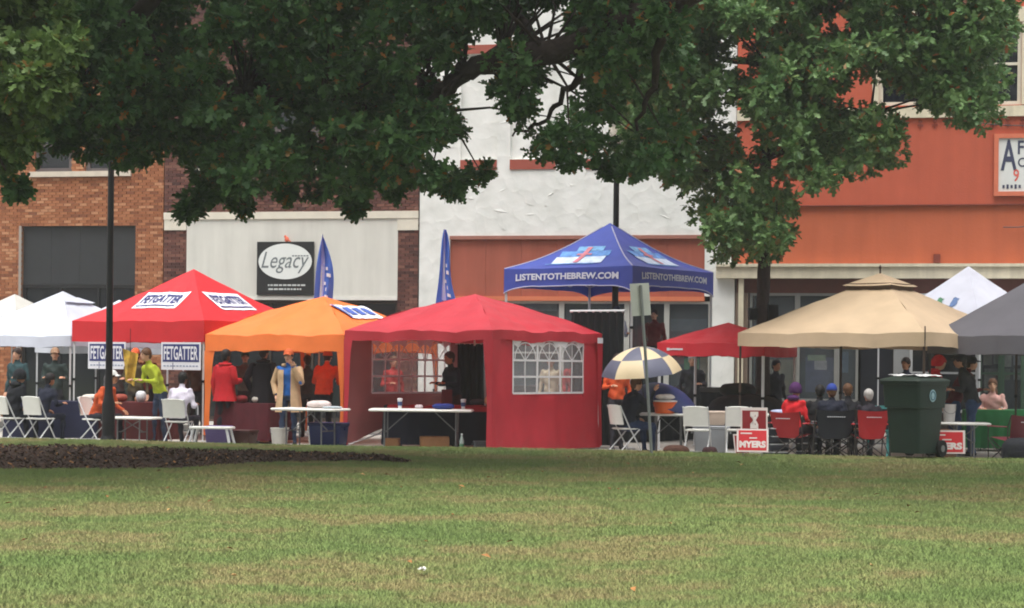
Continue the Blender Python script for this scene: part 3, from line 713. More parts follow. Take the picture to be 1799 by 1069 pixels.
RED2 = fabric('crimson_canopy', (196, 50, 64), .3)
T4 = Tent('party_tent', 'red walled party tent with clear arched plastic windows', 865, 606, 1057, 580, 598, 517, off=.5)
T4.roof(RED2, -.07, .03, .05); T4.valance(RED2, wave=.025, flare=.0); T4.legs(METAL_W)
for k in range(4): sleeve(T4, k, RED2, .2, .1, z0=.03)
CLEAR = mat('clear_plastic', (196, 198, 202), .12, .05, spec=.5, alpha=.34, trans=.2)
LATT = mat('window_lattice', (222, 220, 222), .5, .03)
def wall4(k, m, x0, x1, wx0, wx1, wz0, wz1, bottom=None, lo=.012):
    """side wall k with a three-arched clear window; wrinkled like hung cloth"""
    h = T4.h; zt_ = T4.ze - .02
    def pt(x, z, out=0.):
        q = .022 * nz(x * 2.2 + z * .8, z * 1.4, k * 2 + 1) + .014 * math.sin(x * 7 + z * 3 + k) * math.sin(z * 1.7)
        q += .05 * max(0, 1 - z / .9) * nz(x * 1.6, 0, k + 4)
        if wx0 - .05 < x < wx1 + .05 and wz0 - .05 < z < wz1 + .05: q *= .35
        return T4.Rm[k] @ Vector((x, -h + .035 + q - out, z))
    def zb(x): return bottom(x) if bottom else .02
    wo = MB()
    for a, c, d, e in ((x0, wx0, None, zt_), (wx1, x1, None, zt_), (wx0, wx1, None, wz0), (wx0, wx1, wz1, zt_)):
        nx_ = max(3, int((c - a) / .07)); nz_ = 22 if d is None else 5
        wo.grid(lambda u, v: (lambda x: pt(x, (zb(x) if d is None else d) + (e - (zb(x) if d is None else d)) * v))(a + (c - a) * u), nx_, nz_)
    wl = wo.build('side_wall', m, T4.o, True)
    aw = (wx1 - wx0) / 3; rh = (wz1 - wz0) * .31; la = MB()
    def stripx(xa, za, xb, zb_, wd=.022):
        n = 6; d = Vector((xb - xa, zb_ - za)); nn = Vector((-d.y, d.x)).normalized() * wd
        la.grid(lambda u, v: pt(xa + d.x * u + nn.x * (v - .5), za + d.y * u + nn.y * (v - .5), lo), n, 1)
    for x in (wx0, wx1, wx0 + aw, wx0 + 2 * aw): stripx(x, wz0, x, wz1, .04 if x in (wx0, wx1) else .055)
    for i in range(3): stripx(wx0 + aw * (i + .5), wz0, wx0 + aw * (i + .5), wz0 + 2 * rh, .03)
    for z in (wz0, wz0 + rh, wz0 + 2 * rh, wz1): stripx(wx0, z, wx1, z, .035)
    for i in range(3):
        c = wx0 + aw * (i + .5); rr = aw * .44; zc = wz0 + 2 * rh
        for q in range(8):
            a, a2 = math.pi * q / 8, math.pi * (q + 1) / 8; stripx(c + rr * math.cos(a), zc + rr * math.sin(a), c + rr * math.cos(a2), zc + rr * math.sin(a2), .025)
        for q in (45, 90, 135): stripx(c, zc, c + rr * math.cos(R(q)), zc + rr * math.sin(R(q)), .02)
        # fabric corners above the arch
        la.add([pt(c - aw * .5, wz1, lo), pt(c - aw * .5, zc + rr * .9, lo), pt(c - rr * .72, zc + rr * .72, lo), pt(c - rr * .3, wz1, lo)], [(0, 1, 2, 3)])
        la.add([pt(c + aw * .5, wz1, lo), pt(c + aw * .5, zc + rr * .9, lo), pt(c + rr * .72, zc + rr * .72, lo), pt(c + rr * .3, wz1, lo)], [(3, 2, 1, 0)])
    la.build('window_lattice', LATT, wl)
    for i in range(6):
        for j in range(2): part('pane', wl, CLEAR, lambda b: b.grid(lambda u, v: pt(wx0 + aw / 2 * (i + u), wz0 + rh * (j + v), .004), 3, 3), True)
    for i in range(3): part('pane', wl, CLEAR, lambda b: b.grid(lambda u, v: pt(wx0 + aw * (i + u), wz0 + 2 * rh + (wz1 - wz0 - 2 * rh) * v, .004), 4, 3), True)
    return wl
h4 = T4.h
wz1 = zpy(960, 600, T4.c.y - .4) - PAVE; wz0 = zpy(960, 690, T4.c.y - .4) - PAVE
wall4(1, RED2, -h4, h4, -h4 * .62, h4 * .66, wz0, wz1)
GREYW = fabric('mauve_wall', (150, 92, 92), .35)
wall4(3, GREYW, -h4, h4, -h4 * .8, h4 * .58, wz0 - .05, wz1 + .02, bottom=lambda x: .04 + .5 * min(1, max(0, (h4 * .95 - x) / h4)), lo=-.012)
part('care_label', T4.o, WPRT, lambda b: b.box(T4.Rm[1] @ Vector((h4 - .12, -h4 - .05, T4.ze - .13)), (.012, .16, .1)))
part('bottom_pole', T4.o, METAL_W, lambda b: b.tube([T4.Rm[3] @ Vector((h4 - .05, -h4 + .06, .05)), T4.Rm[3] @ Vector((h4 * .5, -h4 + .08, .22)), T4.Rm[3] @ Vector((0, -h4 + .06, .52))], .014, 6), True)

# blue printed canopy standing on the stage
BLUE = fabric('blue_canopy', (62, 80, 172), .22); PIPE = mat('pale_piping', (176, 176, 200), .6, .03)
STZ = .95
T5 = Tent('canopy_tent', 'blue printed canopy tent raised on the stage, white web address', 1110, 885, 1252, 467, 512, 392, d=37.6, base=STZ)
T5.roof(BLUE, .14, .03, .008); T5.valance(BLUE, arch=.28, wave=.012, flare=.01, lipm=PIPE); T5.legs(METAL_W, w_=.045)
for k in range(4): part('ridge_piping', T5.o, PIPE, lambda b: b.tube([T5.roof_pt(k, -1, i / 14, *T5.rp) + Vector((0, 0, .006)) for i in range(14)], .014, 5), True)
for k in range(2):
    part('lettering', T5.o, mat('web_white', (206, 212, 226), .6, .04), lambda b: text_on(b, 'LISTENTOTHEBREW.COM', lambda x, y: T5.vp(k, x / T5.h, .5 - y, .02), .0, .04, T5.L * .8, .36, bold=.035))
    T5.on_roof(k, lambda b, fn: sheet(b, fn, -.62, .62, .32, .68, skew=-.06), 'printed_panel', mat('print_white', (198, 212, 232), .6, .25, scale=7), lift=.014)
    T5.on_roof(k, lambda b, fn: (sheet(b, fn, -.62, .62, .69, .92, skew=-.05), sheet(b, fn, -.72, .5, .26, .31)), 'printed_panel', mat('print_sky', (96, 144, 206), .6, .35, scale=7), lift=.014)
    T5.on_roof(k, lambda b, fn: (sheet(b, fn, -.3, .36, .93, 1.1, skew=-.03)), 'printed_panel', mat('print_pale_blue', (120, 170, 214), .6, .3, scale=9), lift=.014)
    T5.on_roof(k, lambda b, fn: (sheet(b, fn, -.06, .06, .34, 1.05, 4, 12), sheet(b, fn, -.18, .18, .74, .8), text_on(b, 'THE', fn, -.34, .5, .44, .24, bold=.03) if False else None), 'print_blocks', mat('print_red', (200, 124, 136), .6, .2), lift=.026)

RED3 = fabric('red_small_canopy', (204, 38, 52), .25)
T6 = Tent('canopy_tent', 'small low red canopy beside the umbrella, left of tan gazebo', 1343, 1155, 1400, 603, 626, 567, off=3.2)
T6.roof(RED3, -.02, .03, .02); T6.valance(RED3, wave=.025); T6.legs(METAL_W, w_=.04)
part('emblem', T6.o, WPRT, lambda b: [b.box(T6.vp(0, -.78 + i * .05, .5, .012), (.05, .004, .03 + .02 * (i == 0)), -0) for i in range(6)])

TAN = fabric('tan_canopy', (198, 174, 144), .2)
T7 = Tent('gazebo', 'tan two tier gazebo canopy with vented top', 1625, 1297, 1790, 584, 609, 470, off=1.1)
T7.zp = T7.ze + (zpy(1545, 511, T7.c.y) - PAVE - T7.ze) / .76; T7.roof(TAN, .0, .03, .03, tmax=.76); T7.valance(TAN, wave=.014); T7.legs(mat('brown_steel', (66, 52, 44), .5, .1), w_=.035)
hv = T7.h * .25; zv_ = T7.ze + (T7.zp - T7.ze) * .76
part('vent_mesh', T7.o, mat('brown_mesh', (92, 74, 60), .8, .1, alpha=.8), lambda b: [b.grid(lambda u, v: T7.Rm[k] @ Vector(((u * 2 - 1) * hv * .96, -hv * .96, zv_ - .04 + .16 * v)), 6, 2) for k in range(4)])
zt0 = zpy(1545, 503, T7.c.y) - PAVE; zt1 = zpy(1545, 480, T7.c.y) - PAVE; ht_ = hv * 1.08
for k in range(4): part('upper_roof_panel', T7.o, TAN, lambda b: b.grid(lambda u, v: T7.Rm[k] @ Vector(((u * 2 - 1) * ht_ * (1 - v), -ht_ * (1 - v), zt0 + (zt1 - zt0) * v - .015 * (1 - (u * 2 - 1) ** 2) * (1 - v))), 10, 6), True)
part('finial', T7.o, MATS['brown_steel'], lambda b: (b.tube([(0, 0, zt1 - .02), (0, 0, zt1 + .14)], [.02, .012], 8), b.ell((0, 0, zt1 + .1), (.03, .03, .03), 8, 6)), True)
part('corner_finial', T7.o, MATS['brown_steel'], lambda b: b.tube([(T7.h, -T7.h, T7.ze - .3), (T7.h, -T7.h, T7.ze + .1)], .012, 6))

T8 = Tent('canopy_tent', 'white peaked canopy with small bird prints, behind tan gazebo', 1722, 1540, 1862, 560, 590, 468, d=40.5)
T8.roof(WFAB, .07, .03, .01); T8.valance(WFAB); T8.legs(METAL_W)
for cx, rgb in ((.0, (70, 120, 90)), (.42, (84, 110, 150))):
    T8.on_roof(0, lambda b, fn: b.add([fn(cx + x_ - .55 * y_, .5 + y_ * .8) for x_, y_ in ((-.2, .0), (-.1, .1), (-.06, .24), (.0, .36), (.04, .46), (.1, .5), (.15, .44), (.21, .42), (.14, .36), (.12, .22), (.06, .1), (-.02, .06))], [tuple(range(12))]), 'bird_print', mat('bird_%d' % rgb[0], rgb, .6, .3, scale=12), lift=.014)
GREY = fabric('grey_canopy', (92, 90, 96), .12)
T9 = Tent('canopy_tent', 'dark grey canopy tent at the right edge', 1885, 1630, 2065, 588, 622, 470, off=.7)
T9.roof(GREY, .02, .04, .015); T9.valance(GREY, wave=.02); T9.legs(DSTEEL)

# ================================================================ STAGE, DRAPE, FLAGS, POSTS
SKIRT = mat('black_cloth', (20, 21, 26), .9, .15, scale=3)
t = thing('stage', 'low black skirted stage platform under the blue canopy', 'stage', (T5.c.x, T5.c.y, PAVE), -T5.a)
hs_ = T5.h + .35
part('deck', t, mat('stage_deck', (58, 54, 52), .8, .1), lambda b: b.box((0, 0, STZ - PAVE - .05), (2 * hs_, 2 * hs_, .098)))
for k in range(4): part('skirt', t, SKIRT, lambda b: b.grid(lambda u, v: T5.Rm[k] @ Vector(((u * 2 - 1) * hs_, -hs_ + .03 * math.sin(u * 70) * (1 - v * .7), .01 + v * (STZ - PAVE - .12))), 60, 3), True)
pa, pb = at(1003, 4.0), at(1094, 3.6); dz = zpy(1050, 548, pa.y) - PAVE
t = thing('pipe_and_drape', 'black curtain on white rail between red tent and umbrella', 'curtain', (pa.x, pa.y, PAVE), math.atan2(pb.y - pa.y, pb.x - pa.x))
ln = (pb - pa).length
part('rail', t, METAL_W, lambda b: b.tube([(-.03, 0, dz), (ln + .03, 0, dz)], .028, 8))
for x_ in (.02, ln - .02): part('upright', t, METAL_W, lambda b: (b.tube([(x_, 0.03, 0), (x_, 0.03, dz)], .02, 8), b.box((x_, 0.03, .008), (.35, .35, .016))))
part('curtain', t, SKIRT, lambda b: b.grid(lambda u, v: Vector((u * ln * 1.02, -.035 + .03 * math.sin(u * 46 + v), .05 + v * (dz - .06))), 70, 6), True)
def feather(px, off, top, bot, lab, wmax, lean, flip):
    p = at(px, off); d = p.y; zt_ = zpy(px, top, d) - PAVE; z0 = zpy(px, bot, d) - PAVE
    t = thing('feather_flag', lab, 'flag', p, 0, 'blue feather flags')
    pole = lambda z: Vector((lean * (z / zt_) ** 2, 0, z))
    part('pole', t, METAL_W, lambda b: (b.tube([pole(zt_ * i / 10) for i in range(11)], [.016] * 8 + [.012, .01, .006], 6), b.box((0, 0, .01), (.5, .5, .02)), b.tube([(0, 0, 0), (0, 0, .3)], .03, 8)), True)
    zb_ = z0 - .5
    def f(u, v):
        z = zt_ - .02 - (zt_ - zb_) * v; ww = wmax * min(1, v * 1.1) ** .75 * (1 + .12 * math.sin(v * 7 + px))
        return pole(z) + Vector((flip * (u - .35) * ww + .05 * math.sin(v * 5 + px) * u, -.07 * math.sin(u * 8 + v * 4) - .02, -.18 * u * v))
    part('sail', t, fabric('flag_blue', (84, 122, 212), .35), lambda b: b.grid(f, 10, 18), True)
    part('sleeve', t, mat('flag_lilac', (186, 188, 232), .7, .05, trans=.3), lambda b: b.grid(lambda u, v: f(.26 + .22 * u, v * .72) + Vector((0, -.03, 0)), 3, 12), True)
    part('printed_marks', t, WPRT, lambda b: [b.grid(lambda u, v: f(.55 + .08 * math.sin(i * 2.3) + (.14 + .1 * math.sin(i * 1.7)) * u, .34 + i * .075 + .012 * math.sin(i * 4.) + (.035 + .02 * math.sin(i * 3.1)) * v) + Vector((0, -.025, 0)), 2, 2) for i in range(7)])['kind'] = 'stuff'
    return t
feather(559, 4.6, 411, 522, 'blue and lilac feather flag behind the orange tent', .5, .06, 1)
feather(781, 5.2, 402, 524, 'blue feather flag in front of the white building, behind red tent', .5, -.05, 1)

def lamp_post(px, off, r0, r1, h, lab, base=True):
    p = at(px, off); t = thing('lamp_post', lab, 'lamp post', p, -YAW)
    part('shaft', t, BLACK, lambda b: b.lathe([(r0, .0), (r0 * .98, .75), (r0 * .75, .85), (r1 * 1.15, .95), (r1, 1.3), (r1 * .8, h)], 14), True)
    part('base', t, BLACK, lambda b: b.lathe([(r0 * 1.5, 0), (r0 * 1.5, .06), (r0 * 1.25, .12), (r0 * 1.01, .2)], 14), True)
    part('lantern', t, mat('lantern_glass', (220, 216, 200), .3, .03), lambda b: b.lathe([(.05, h), (.16, h + .12), (.2, h + .35), (.14, h + .55)], 14), True)
    part('lantern_cap', t, BLACK, lambda b: b.lathe([(.24, h + .551), (.2, h + .6), (.06, h + .72), (.015, h + .85)], 14), True)
    part('collar', t, BLACK, lambda b: b.lathe([(r1, h - .1), (.09, h - .06), (.09, h - .01), (.06, h - .001)], 14), True)
    return t
lamp_post(191, .35, .115, .062, 6.2, 'slim black lamp post standing in front of the red lettered tent')
lamp_post(1079, 9.5, .11, .075, 6.2, 'black lamp post rising behind the blue canopy peak')

# back of a road sign on a leaning post
p = G(1146, 796); p2 = P(1125, 497, p.y)
t = thing('road_sign', 'grey back of a road sign on a leaning steel post', 'sign', (p.x, p.y, 0), R(28))
ax = Matrix.Rotation(-R(28), 3, 'Z') @ (p2 - p)
part('post', t, mat('galvanised', (132, 136, 134), .5, .1, metal=.2), lambda b: b.tube([(0, 0, -.2), ax * .5, ax * .985], .028, 6))
n_ = ax.normalized(); c_ = ax * (1 - .27 / ax.length) + Vector((0, .035, 0))
rot = Vector((0, 0, 1)).rotation_difference(n_).to_matrix()
part('sign_plate', t, mat('sign_back', (190, 194, 184), .5, .08), lambda b: b.box(c_, (.36, .006, .52), rot=rot))
part('bolt', t, STEEL, lambda b: [b.lathe([(.012, 0), (.012, .01)], 8, c=c_ + n_ * q + Vector((0, -.03, 0))) for q in (-.18, .18)])

# ================================================================ FURNITURE
def folding_chair(p, rz, lab, grp='white folding chairs'):
    t = thing('folding_chair', lab, 'chair', p, rz, grp)      # faces -Y
    part('seat', t, WHITE, lambda b: b.rbox((0, -.02, .44), (.4, .4, .03), .04), True)
    def back(u, v):
        x = (u - .5) * .42; return Vector((x, .22 + .05 * v - .05 * (2 * u - 1) ** 2, .52 + .32 * v - .03 * (2 * u - 1) ** 4 * v))
    part('backrest', t, WHITE, lambda b: (b.grid(back, 10, 5), b.grid(lambda u, v: back(1 - u, v) + Vector((0, .02, 0)), 10, 5), b.tube([back(i / 10, 1) + Vector((0, .01, 0)) for i in range(11)], .014, 6), b.tube([back(i / 10, 0) + Vector((0, .01, 0)) for i in range(11)], .012, 6)), True)
    for sx in (-1, 1):
        part('leg', t, METAL_W, lambda b: b.tube([(sx * .215, -.22, .01), (sx * .215, .05, .45), (sx * .21, .25, .84)], .012, 6))
        part('leg', t, METAL_W, lambda b: b.tube([(sx * .195, .26, .01), (sx * .195, -.16, .43)], .012, 6))
    for y_ in (-.19, .23): part('cross_bar', t, METAL_W, lambda b: b.tube([(-.2, y_, .07), (.2, y_, .07)], .009, 6))
    return t
def camp_chair(p, rz, rgb, lab, mname, hback=.92):
    t = thing('camp_chair', lab, 'chair', p, rz, 'folding camp chairs'); m = fabric(mname, rgb, .1)
    part('seat', t, m, lambda b: b.grid(lambda u, v: Vector(((u - .5) * .5, -.25 + .5 * v, .42 - .05 * v - .05 * math.sin(math.pi * u) * math.sin(math.pi * v))), 8, 8), True)
    part('backrest', t, m, lambda b: b.grid(lambda u, v: Vector(((u - .5) * (.40 + .14 * v), .25 + .13 * v - .05 * (2 * u - 1) ** 2 * (1 - .3 * v) + .03, .36 + (hback - .36) * v - .025 * (1 - (2 * u - 1) ** 2) * v)), 10, 10), True)
    for sx in (-1, 1):
        part('leg', t, DSTEEL, lambda b: b.tube([(sx * .3, .3, .01), (-sx * .25, .26, .42)], .011, 6)); part('leg', t, DSTEEL, lambda b: b.tube([(sx * .28, -.27, .01), (-sx * .25, -.24, .4)], .011, 6))
        part('upright', t, DSTEEL, lambda b: b.tube([(sx * .3, .3, .02), (sx * .28, .3, .6), (sx * .27, .38, hback)], .011, 6)); part('side_strut', t, DSTEEL, lambda b: b.tube([(sx * .3, .3, .03), (sx * .28, -.27, .4)], .01, 6))
        part('armrest', t, m, lambda b: b.rbox((sx * .3, .02, .6), (.08, .5, .02), .02))
        part('arm_post', t, DSTEEL, lambda b: b.tube([(sx * .28, -.24, .02), (sx * .3, -.22, .6)], .01, 6))
    part('logo', t, WPRT, lambda b: [b.box((-.11 + i * .028, .435, hback - .12), (.02, .004, .012)) for i in range(9)])
    return t
def folding_table(p, rz, L=1.8, Wd=.75, H=.73, lab='', cloth=None, topm=None, cat='table', name='folding_table'):
    t = thing(name, lab, cat, p, rz)
    part('tabletop', t, topm or WHITE, lambda b: b.rbox((0, 0, H - .022), (L, Wd, .044), .04), True)
    for sx in (-1, 1):
        for sy in (-1, 1): part('leg', t, STEEL, lambda b: b.tube([(sx * (L / 2 - .28), sy * (Wd / 2 - .1), .01), (sx * (L / 2 - .28), sy * (Wd / 2 - .1), H - .05)], .015, 8))
        part('brace', t, STEEL, lambda b: (b.tube([(sx * (L / 2 - .28), 0, H * .45), (sx * (L / 2 - .66), 0, H - .06)], .011, 6), b.tube([(sx * (L / 2 - .28), -Wd / 2 + .1, H * .45), (sx * (L / 2 - .28), Wd / 2 - .1, H * .45)], .011, 6)))
    if cloth:
        def cl(b):
            hx, hy = L / 2 + .012, Wd / 2 + .012; n = 64; top = []
            def per(q):
                q = q % 1 * 4; k = int(q); f = q - k
                return ((-hx + 2 * hx * f, -hy), (hx, -hy + 2 * hy * f), (hx - 2 * hx * f, hy), (-hx, hy - 2 * hy * f))[k]
            rings = []
            for z, g in ((H + .006, 0), (H - .03, .004), (H * .6, .02), (.06, .035)):
                rings.append([(x * (1 + (g + g * .9 * math.sin(i * 1.9)) / abs(hx)), y * (1 + (g + g * .9 * math.sin(i * 1.9 + 1)) / hy), z) for i, (x, y) in enumerate(per(i / n) for i in range(n))])
            b.rings(rings[::-1], cap=False); b.add([(-hx, -hy, H + .006), (hx, -hy, H + .006), (hx, hy, H + .006), (-hx, hy, H + .006)], [(0, 1, 2, 3)])
        part('tablecloth', t, cloth, cl, True)
    return t
def facing(rz): return Matrix.Rotation(rz, 3, 'Z')

# ================================================================ PEOPLE
SKIN = [mat('skin_%d' % i, c, .55, .06, spec=.3) for i, c in enumerate([(206, 158, 130), (182, 130, 100), (110, 74, 54)])]
HAIRC = {'black': mat('hair_black', (24, 20, 20), .6, .2), 'brown': mat('hair_brown', (92, 62, 40), .6, .2), 'grey': mat('hair_grey', (170, 166, 162), .65, .15), 'dark': mat('hair_dark', (48, 34, 28), .6, .2)}
EYEM = mat('eye_dark', (30, 24, 22), .3, .0); LIP = mat('lip', (150, 84, 76), .5, .05)
def seglist(pose, k):
    """joints of a standing or seated body facing -Y; k scales the height"""
    V = Vector
    if pose['sit']:
        pz = .53; lean = pose.get('lean', .05); hip = V((0, 0, pz)); fr = -.42
        kn = [V((sx * (.13 + pose.get('spread', .04)), fr, .52)) for sx in (-1, 1)]; an = [V((sx * .13, fr - .02 + pose.get('tuck', 0.), .09)) for sx in (-1, 1)]
    else:
        pz = .93; lean = pose.get('lean', 0.); hip = V((0, 0, pz)); st = pose.get('stride', .04)
        kn = [V((sx * .1, -.02 + sx * st * .5 - .01, .5)) for sx in (-1, 1)]; an = [V((sx * .11, sx * st, .085)) for sx in (-1, 1)]
    waist = hip + V((0, -lean * .25, .17)); chest = hip + V((0, -lean * .7, .38)); neck = hip + V((0, -lean * 1.05, .53)); 
    hb = neck + V((0, -.015 - lean * .1, .06)); head = neck + V((pose.get('tilt', 0), -.035 - lean * .25, .165))
    sh = [neck + V((sx * .175, .01, -.055)) for sx in (-1, 1)]
    arms = []
    for i, sx in enumerate((-1, 1)):
        a = pose.get('arms', ('down', 'down'))[i]; s0 = sh[i]
        if a == 'down': el = s0 + V((sx * .06, .03, -.28)); wr = el + V((sx * .01, -.07, -.25))
        elif a == 'fore': el = s0 + V((sx * .07, .0, -.27)); wr = el + V((-sx * .07, -.24, .03))
        elif a == 'lap': el = s0 + V((sx * .06, -.02, -.27)); wr = el + V((-sx * .06, -.2, -.1))
        elif a == 'pocket': el = s0 + V((sx * .12, .08, -.25)); wr = el + V((-sx * .07, -.1, -.22))
        elif a == 'face': el = s0 + V((sx * .08, -.12, -.24)); wr = el + V((-sx * .13, -.1, .27))
        elif a == 'up': el = s0 + V((sx * .12, -.14, -.16)); wr = el + V((-sx * .02, -.12, .26))
        arms.append((s0, el, wr))
    return hip, waist, chest, neck, hb, head, sh, arms, kn, an
def person(p, rz, lab, shirt, pants, hair='brown', skin=0, pose=None, k=1., sleeves=True, cap=None, hood=None, coat=None, bulk=1., shoe=(40, 38, 38), cat='person', apron=None):
    pose = dict(pose or {}); pose.setdefault('sit', False)
    hip, waist, chest, neck, hb, head, sh, arms, kn, an = seglist(pose, k); V = Vector
    t = thing('person', lab, cat, p, rz); q = MB(); seg = []
    cm = lambda tag_, c: mat('cloth_%d_%d_%d' % c, c, .85, .12, scale=12, bump=.3, bscale=30)
    SH, PA, SK, SHO = 0, 1, 2, 3
    def cap_(a, b_, ra, rb, m, flat=1., n=12):
        d = b_ - a; pts = [a - d.normalized() * ra * .5] + [a + d * f for f in (0, .33, .67, 1)] + [b_ + d.normalized() * rb * .5]
        q.tube(pts, [ra * .75, ra, ra + (rb - ra) * .33 + .004, ra + (rb - ra) * .67, rb, rb * .75], n, 0, True); q.ell(a, (ra, ra, ra), 10, 6); q.ell(b_, (rb, rb, rb), 10, 6); seg.append((a, b_, m, (ra + rb) / 2))
    # trunk as one loft of ellipses
    prof = [(hip + V((0, .01, -.09)), .13, .10), (hip + V((0, .015, 0)), .168, .118), (hip.lerp(waist, .6), .155, .105), (waist, .148, .1), (waist.lerp(chest, .5), .165, .112), (chest, .185, .122), (chest.lerp(neck, .55), .182, .105), (neck + V((0, .01, -.03)), .12, .075), (neck + V((0, 0, .01)), .062, .058)]
    n = 16; rings = []
    for c, rx, ry in prof: rings.append([c + V((rx * bulk * math.cos(2 * math.pi * i / n), ry * bulk * math.sin(2 * math.pi * i / n), 0)) for i in range(n)])
    q.rings(rings); seg.append((hip + V((0, 0, .04)), neck - V((0, 0, .05)), SH, .14)); seg.append((hip + V((0, 0, -.1)), hip + V((0, 0, -.02)), PA, .13))
    cap_(neck - V((0, 0, .03)), hb + V((0, 0, .02)), .054, .052, SK)
    q.ell(head + V((0, .012, .03)), (.075, .093, .092), 14, 10); q.ell(head + V((0, -.025, -.045)), (.056, .066, .075), 12, 8); q.ell(head + V((0, -.092, -.012)), (.014, .022, .028), 8, 6)
    for sx in (-1, 1): q.ell(head + V((sx * .076, .01, -.005)), (.016, .024, .034), 8, 6)
    seg.append((head + V((0, 0, -.06)), head + V((0, 0, .07)), SK, .08))
    for i, sx in enumerate((-1, 1)):
        hp = hip + V((sx * .088, 0, -.03))
        cap_(hp, kn[i], .082 * bulk, .058, PA); cap_(kn[i], an[i], .057, .04, PA)
        cap_(an[i] + V((0, .02, -.04)), an[i] + V((sx * .015, -.13, -.05)), .042, .034, SHO)
        s0, el, wr = arms[i]
        cap_(s0, el, .056 * bulk, .043, SH); cap_(el, wr, .042, .03, SH if sleeves else SK)
    me = q.mesh('tmp', []); ob = bpy.data.objects.new('tmp', me); col.objects.link(ob)
    rmod = ob.modifiers.new('r', 'REMESH'); rmod.mode = 'VOXEL'; rmod.voxel_size = .019
    sm = ob.modifiers.new('s', 'SMOOTH'); sm.iterations = 3; sm.factor = .5
    dg = bpy.context.evaluated_depsgraph_get(); bd = bpy.data.meshes.new_from_object(ob.evaluated_get(dg)); bpy.data.objects.remove(ob); bpy.data.meshes.remove(me)
    bd.name = 'body'
    for m in (cm('s', shirt), cm('p', pants), SKIN[skin], cm('h', shoe), EYEM, LIP): bd.materials.append(m)
    nv, nf = len(bd.vertices), len(bd.polygons)
    ce = np.zeros(nf * 3); bd.polygons.foreach_get('center', ce); ce = ce.reshape(-1, 3)
    D = []
    for a, b_, m, r_ in seg:
        a = np.array(a); b_ = np.array(b_); d = b_ - a; tt = np.clip(((ce - a) @ d) / max(1e-9, d @ d), 0, 1); D.append(np.linalg.norm(ce - a - tt[:, None] * d, axis=1) - r_)
    mi = np.array([s_[2] for s_ in seg])[np.argmin(np.array(D), 0)].astype(np.int32)
    if not pose['sit']: mi[(mi == 0) & (ce[:, 2] < hip.z - .02) & (np.abs(ce[:, 0]) < .17)] = 1
    bd.polygons.foreach_set('material_index', mi); bd.polygons.foreach_set('use_smooth', np.ones(nf, bool))
    vc = np.zeros(nv * 3); bd.vertices.foreach_get('co', vc); vc = vc.reshape(-1, 3); vn = np.zeros(nv * 3); bd.vertices.foreach_get('normal', vn); vn = vn.reshape(-1, 3)
    ph = p[0] * 7.3; am = np.where(np.linalg.norm(vc - np.array(head), axis=1) > .17, .007, 0.) * np.clip((vc[:, 2] - .12) * 8, 0, 1)
    fo = np.sin(vc[:, 2] * 34 + vc[:, 0] * 21 + ph) + np.sin(vc[:, 2] * 19 - vc[:, 0] * 33 + vc[:, 1] * 24 + ph * 2) * .8 + np.sin(vc[:, 0] * 47 + vc[:, 1] * 39 + ph) * .5
    bd.vertices.foreach_set('co', (vc + vn * (am * fo)[:, None]).ravel())
    # hands and face details are joined to the same mesh
    hb_ = MB()
    for i, sx in enumerate((-1, 1)):
        s0, el, wr = arms[i]; d = (wr - el).normalized(); side = d.cross(V((0, 0, 1)) if abs(d.z) < .8 else V((0, 1, 0))).normalized(); nrm = side.cross(d)
        a = wr + d * .012; b_ = wr + d * .09
        hb_.tube([a, wr + d * .05, b_], [.026, .04, .038], 8, 2, flat=.5)
        for f in range(4):
            o_ = side * ((f - 1.5) * .019); ll = (.062, .074, .07, .054)[f]; p0 = b_ + o_ - d * .01; p1 = p0 + d * ll * .55 - nrm * .008; p2 = p1 + d * ll * .4 - nrm * .022
            hb_.tube([p0, p1, p2], [.0095, .009, .007], 6, 2)
        p0 = wr + d * .03 + side * (-sx * .03); p1 = p0 + d * .03 + side * (-sx * .025) - nrm * .01; p2 = p1 + d * .03 - nrm * .012
        hb_.tube([p0, p1, p2], [.012, .011, .008], 6, 2)
    for sx in (-1, 1): hb_.ell(head + V((sx * .03, -.082, .012)), (.011, .007, .007), 8, 5, 4)
    hb_.ell(head + V((0, -.088, -.058)), (.024, .008, .007), 8, 5, 5)
    bm = bmesh.new(); bm.from_mesh(bd); extra = hb_.mesh('x', [], True)
    bm.from_mesh(extra); bm.to_mesh(bd); bm.free(); bpy.data.meshes.remove(extra)
    body = link('body', bd, t)
    if k != 1: t.scale = (k, k, k)
    # hair, headwear and outer clothes are children
    def shell(c, r_, zcut, fr):
        def f(u, v):
            th = 2 * math.pi * u; ph = math.pi / 2 - v * (math.pi * .62); x, y = math.cos(ph) * math.cos(th), math.cos(ph) * math.sin(th)
            z = math.sin(ph)
            lim = zcut + fr * max(0, -y) ** 1.5
            if z < lim: z = lim
            q_ = 1 + .03 * nz(th * 3, v * 8, 2)
            return c + V((x * r_[0] * q_, y * r_[1] * q_, z * r_[2]))
        return f
    if hair and not hood:
        hl = pose.get('long', 0.)
        hm = HAIRC[hair]
        def hf(b):
            b.grid(shell(head + V((0, .016, .03)), (.088, .106, .104), -.75, 1.05), 24, 12)
            b.ell(head + V((0, .07, -.01)), (.07, .045, .085), 12, 8)
            if hl: b.ell(head + V((0, .075, -.08 - hl / 2)), (.09, .045, .08 + hl / 2), 12, 8)
        part('hair', t, hm, hf, 'all')
    if cap:
        def cf(b):
            b.grid(shell(head + V((0, .014, .036)), (.093, .111, .112), -.1, .35), 24, 10)
            b.grid(lambda u, v: head + V(((u - .5) * .15 * (1 - .25 * v ** 2), -.085 - .085 * v * (1 - .5 * (2 * u - 1) ** 2), .062 - .018 * v - .02 * (2 * u - 1) ** 2)), 8, 4)
        part('cap', t, mat('cap_%d_%d_%d' % cap, cap, .8, .1), cf, 'all')
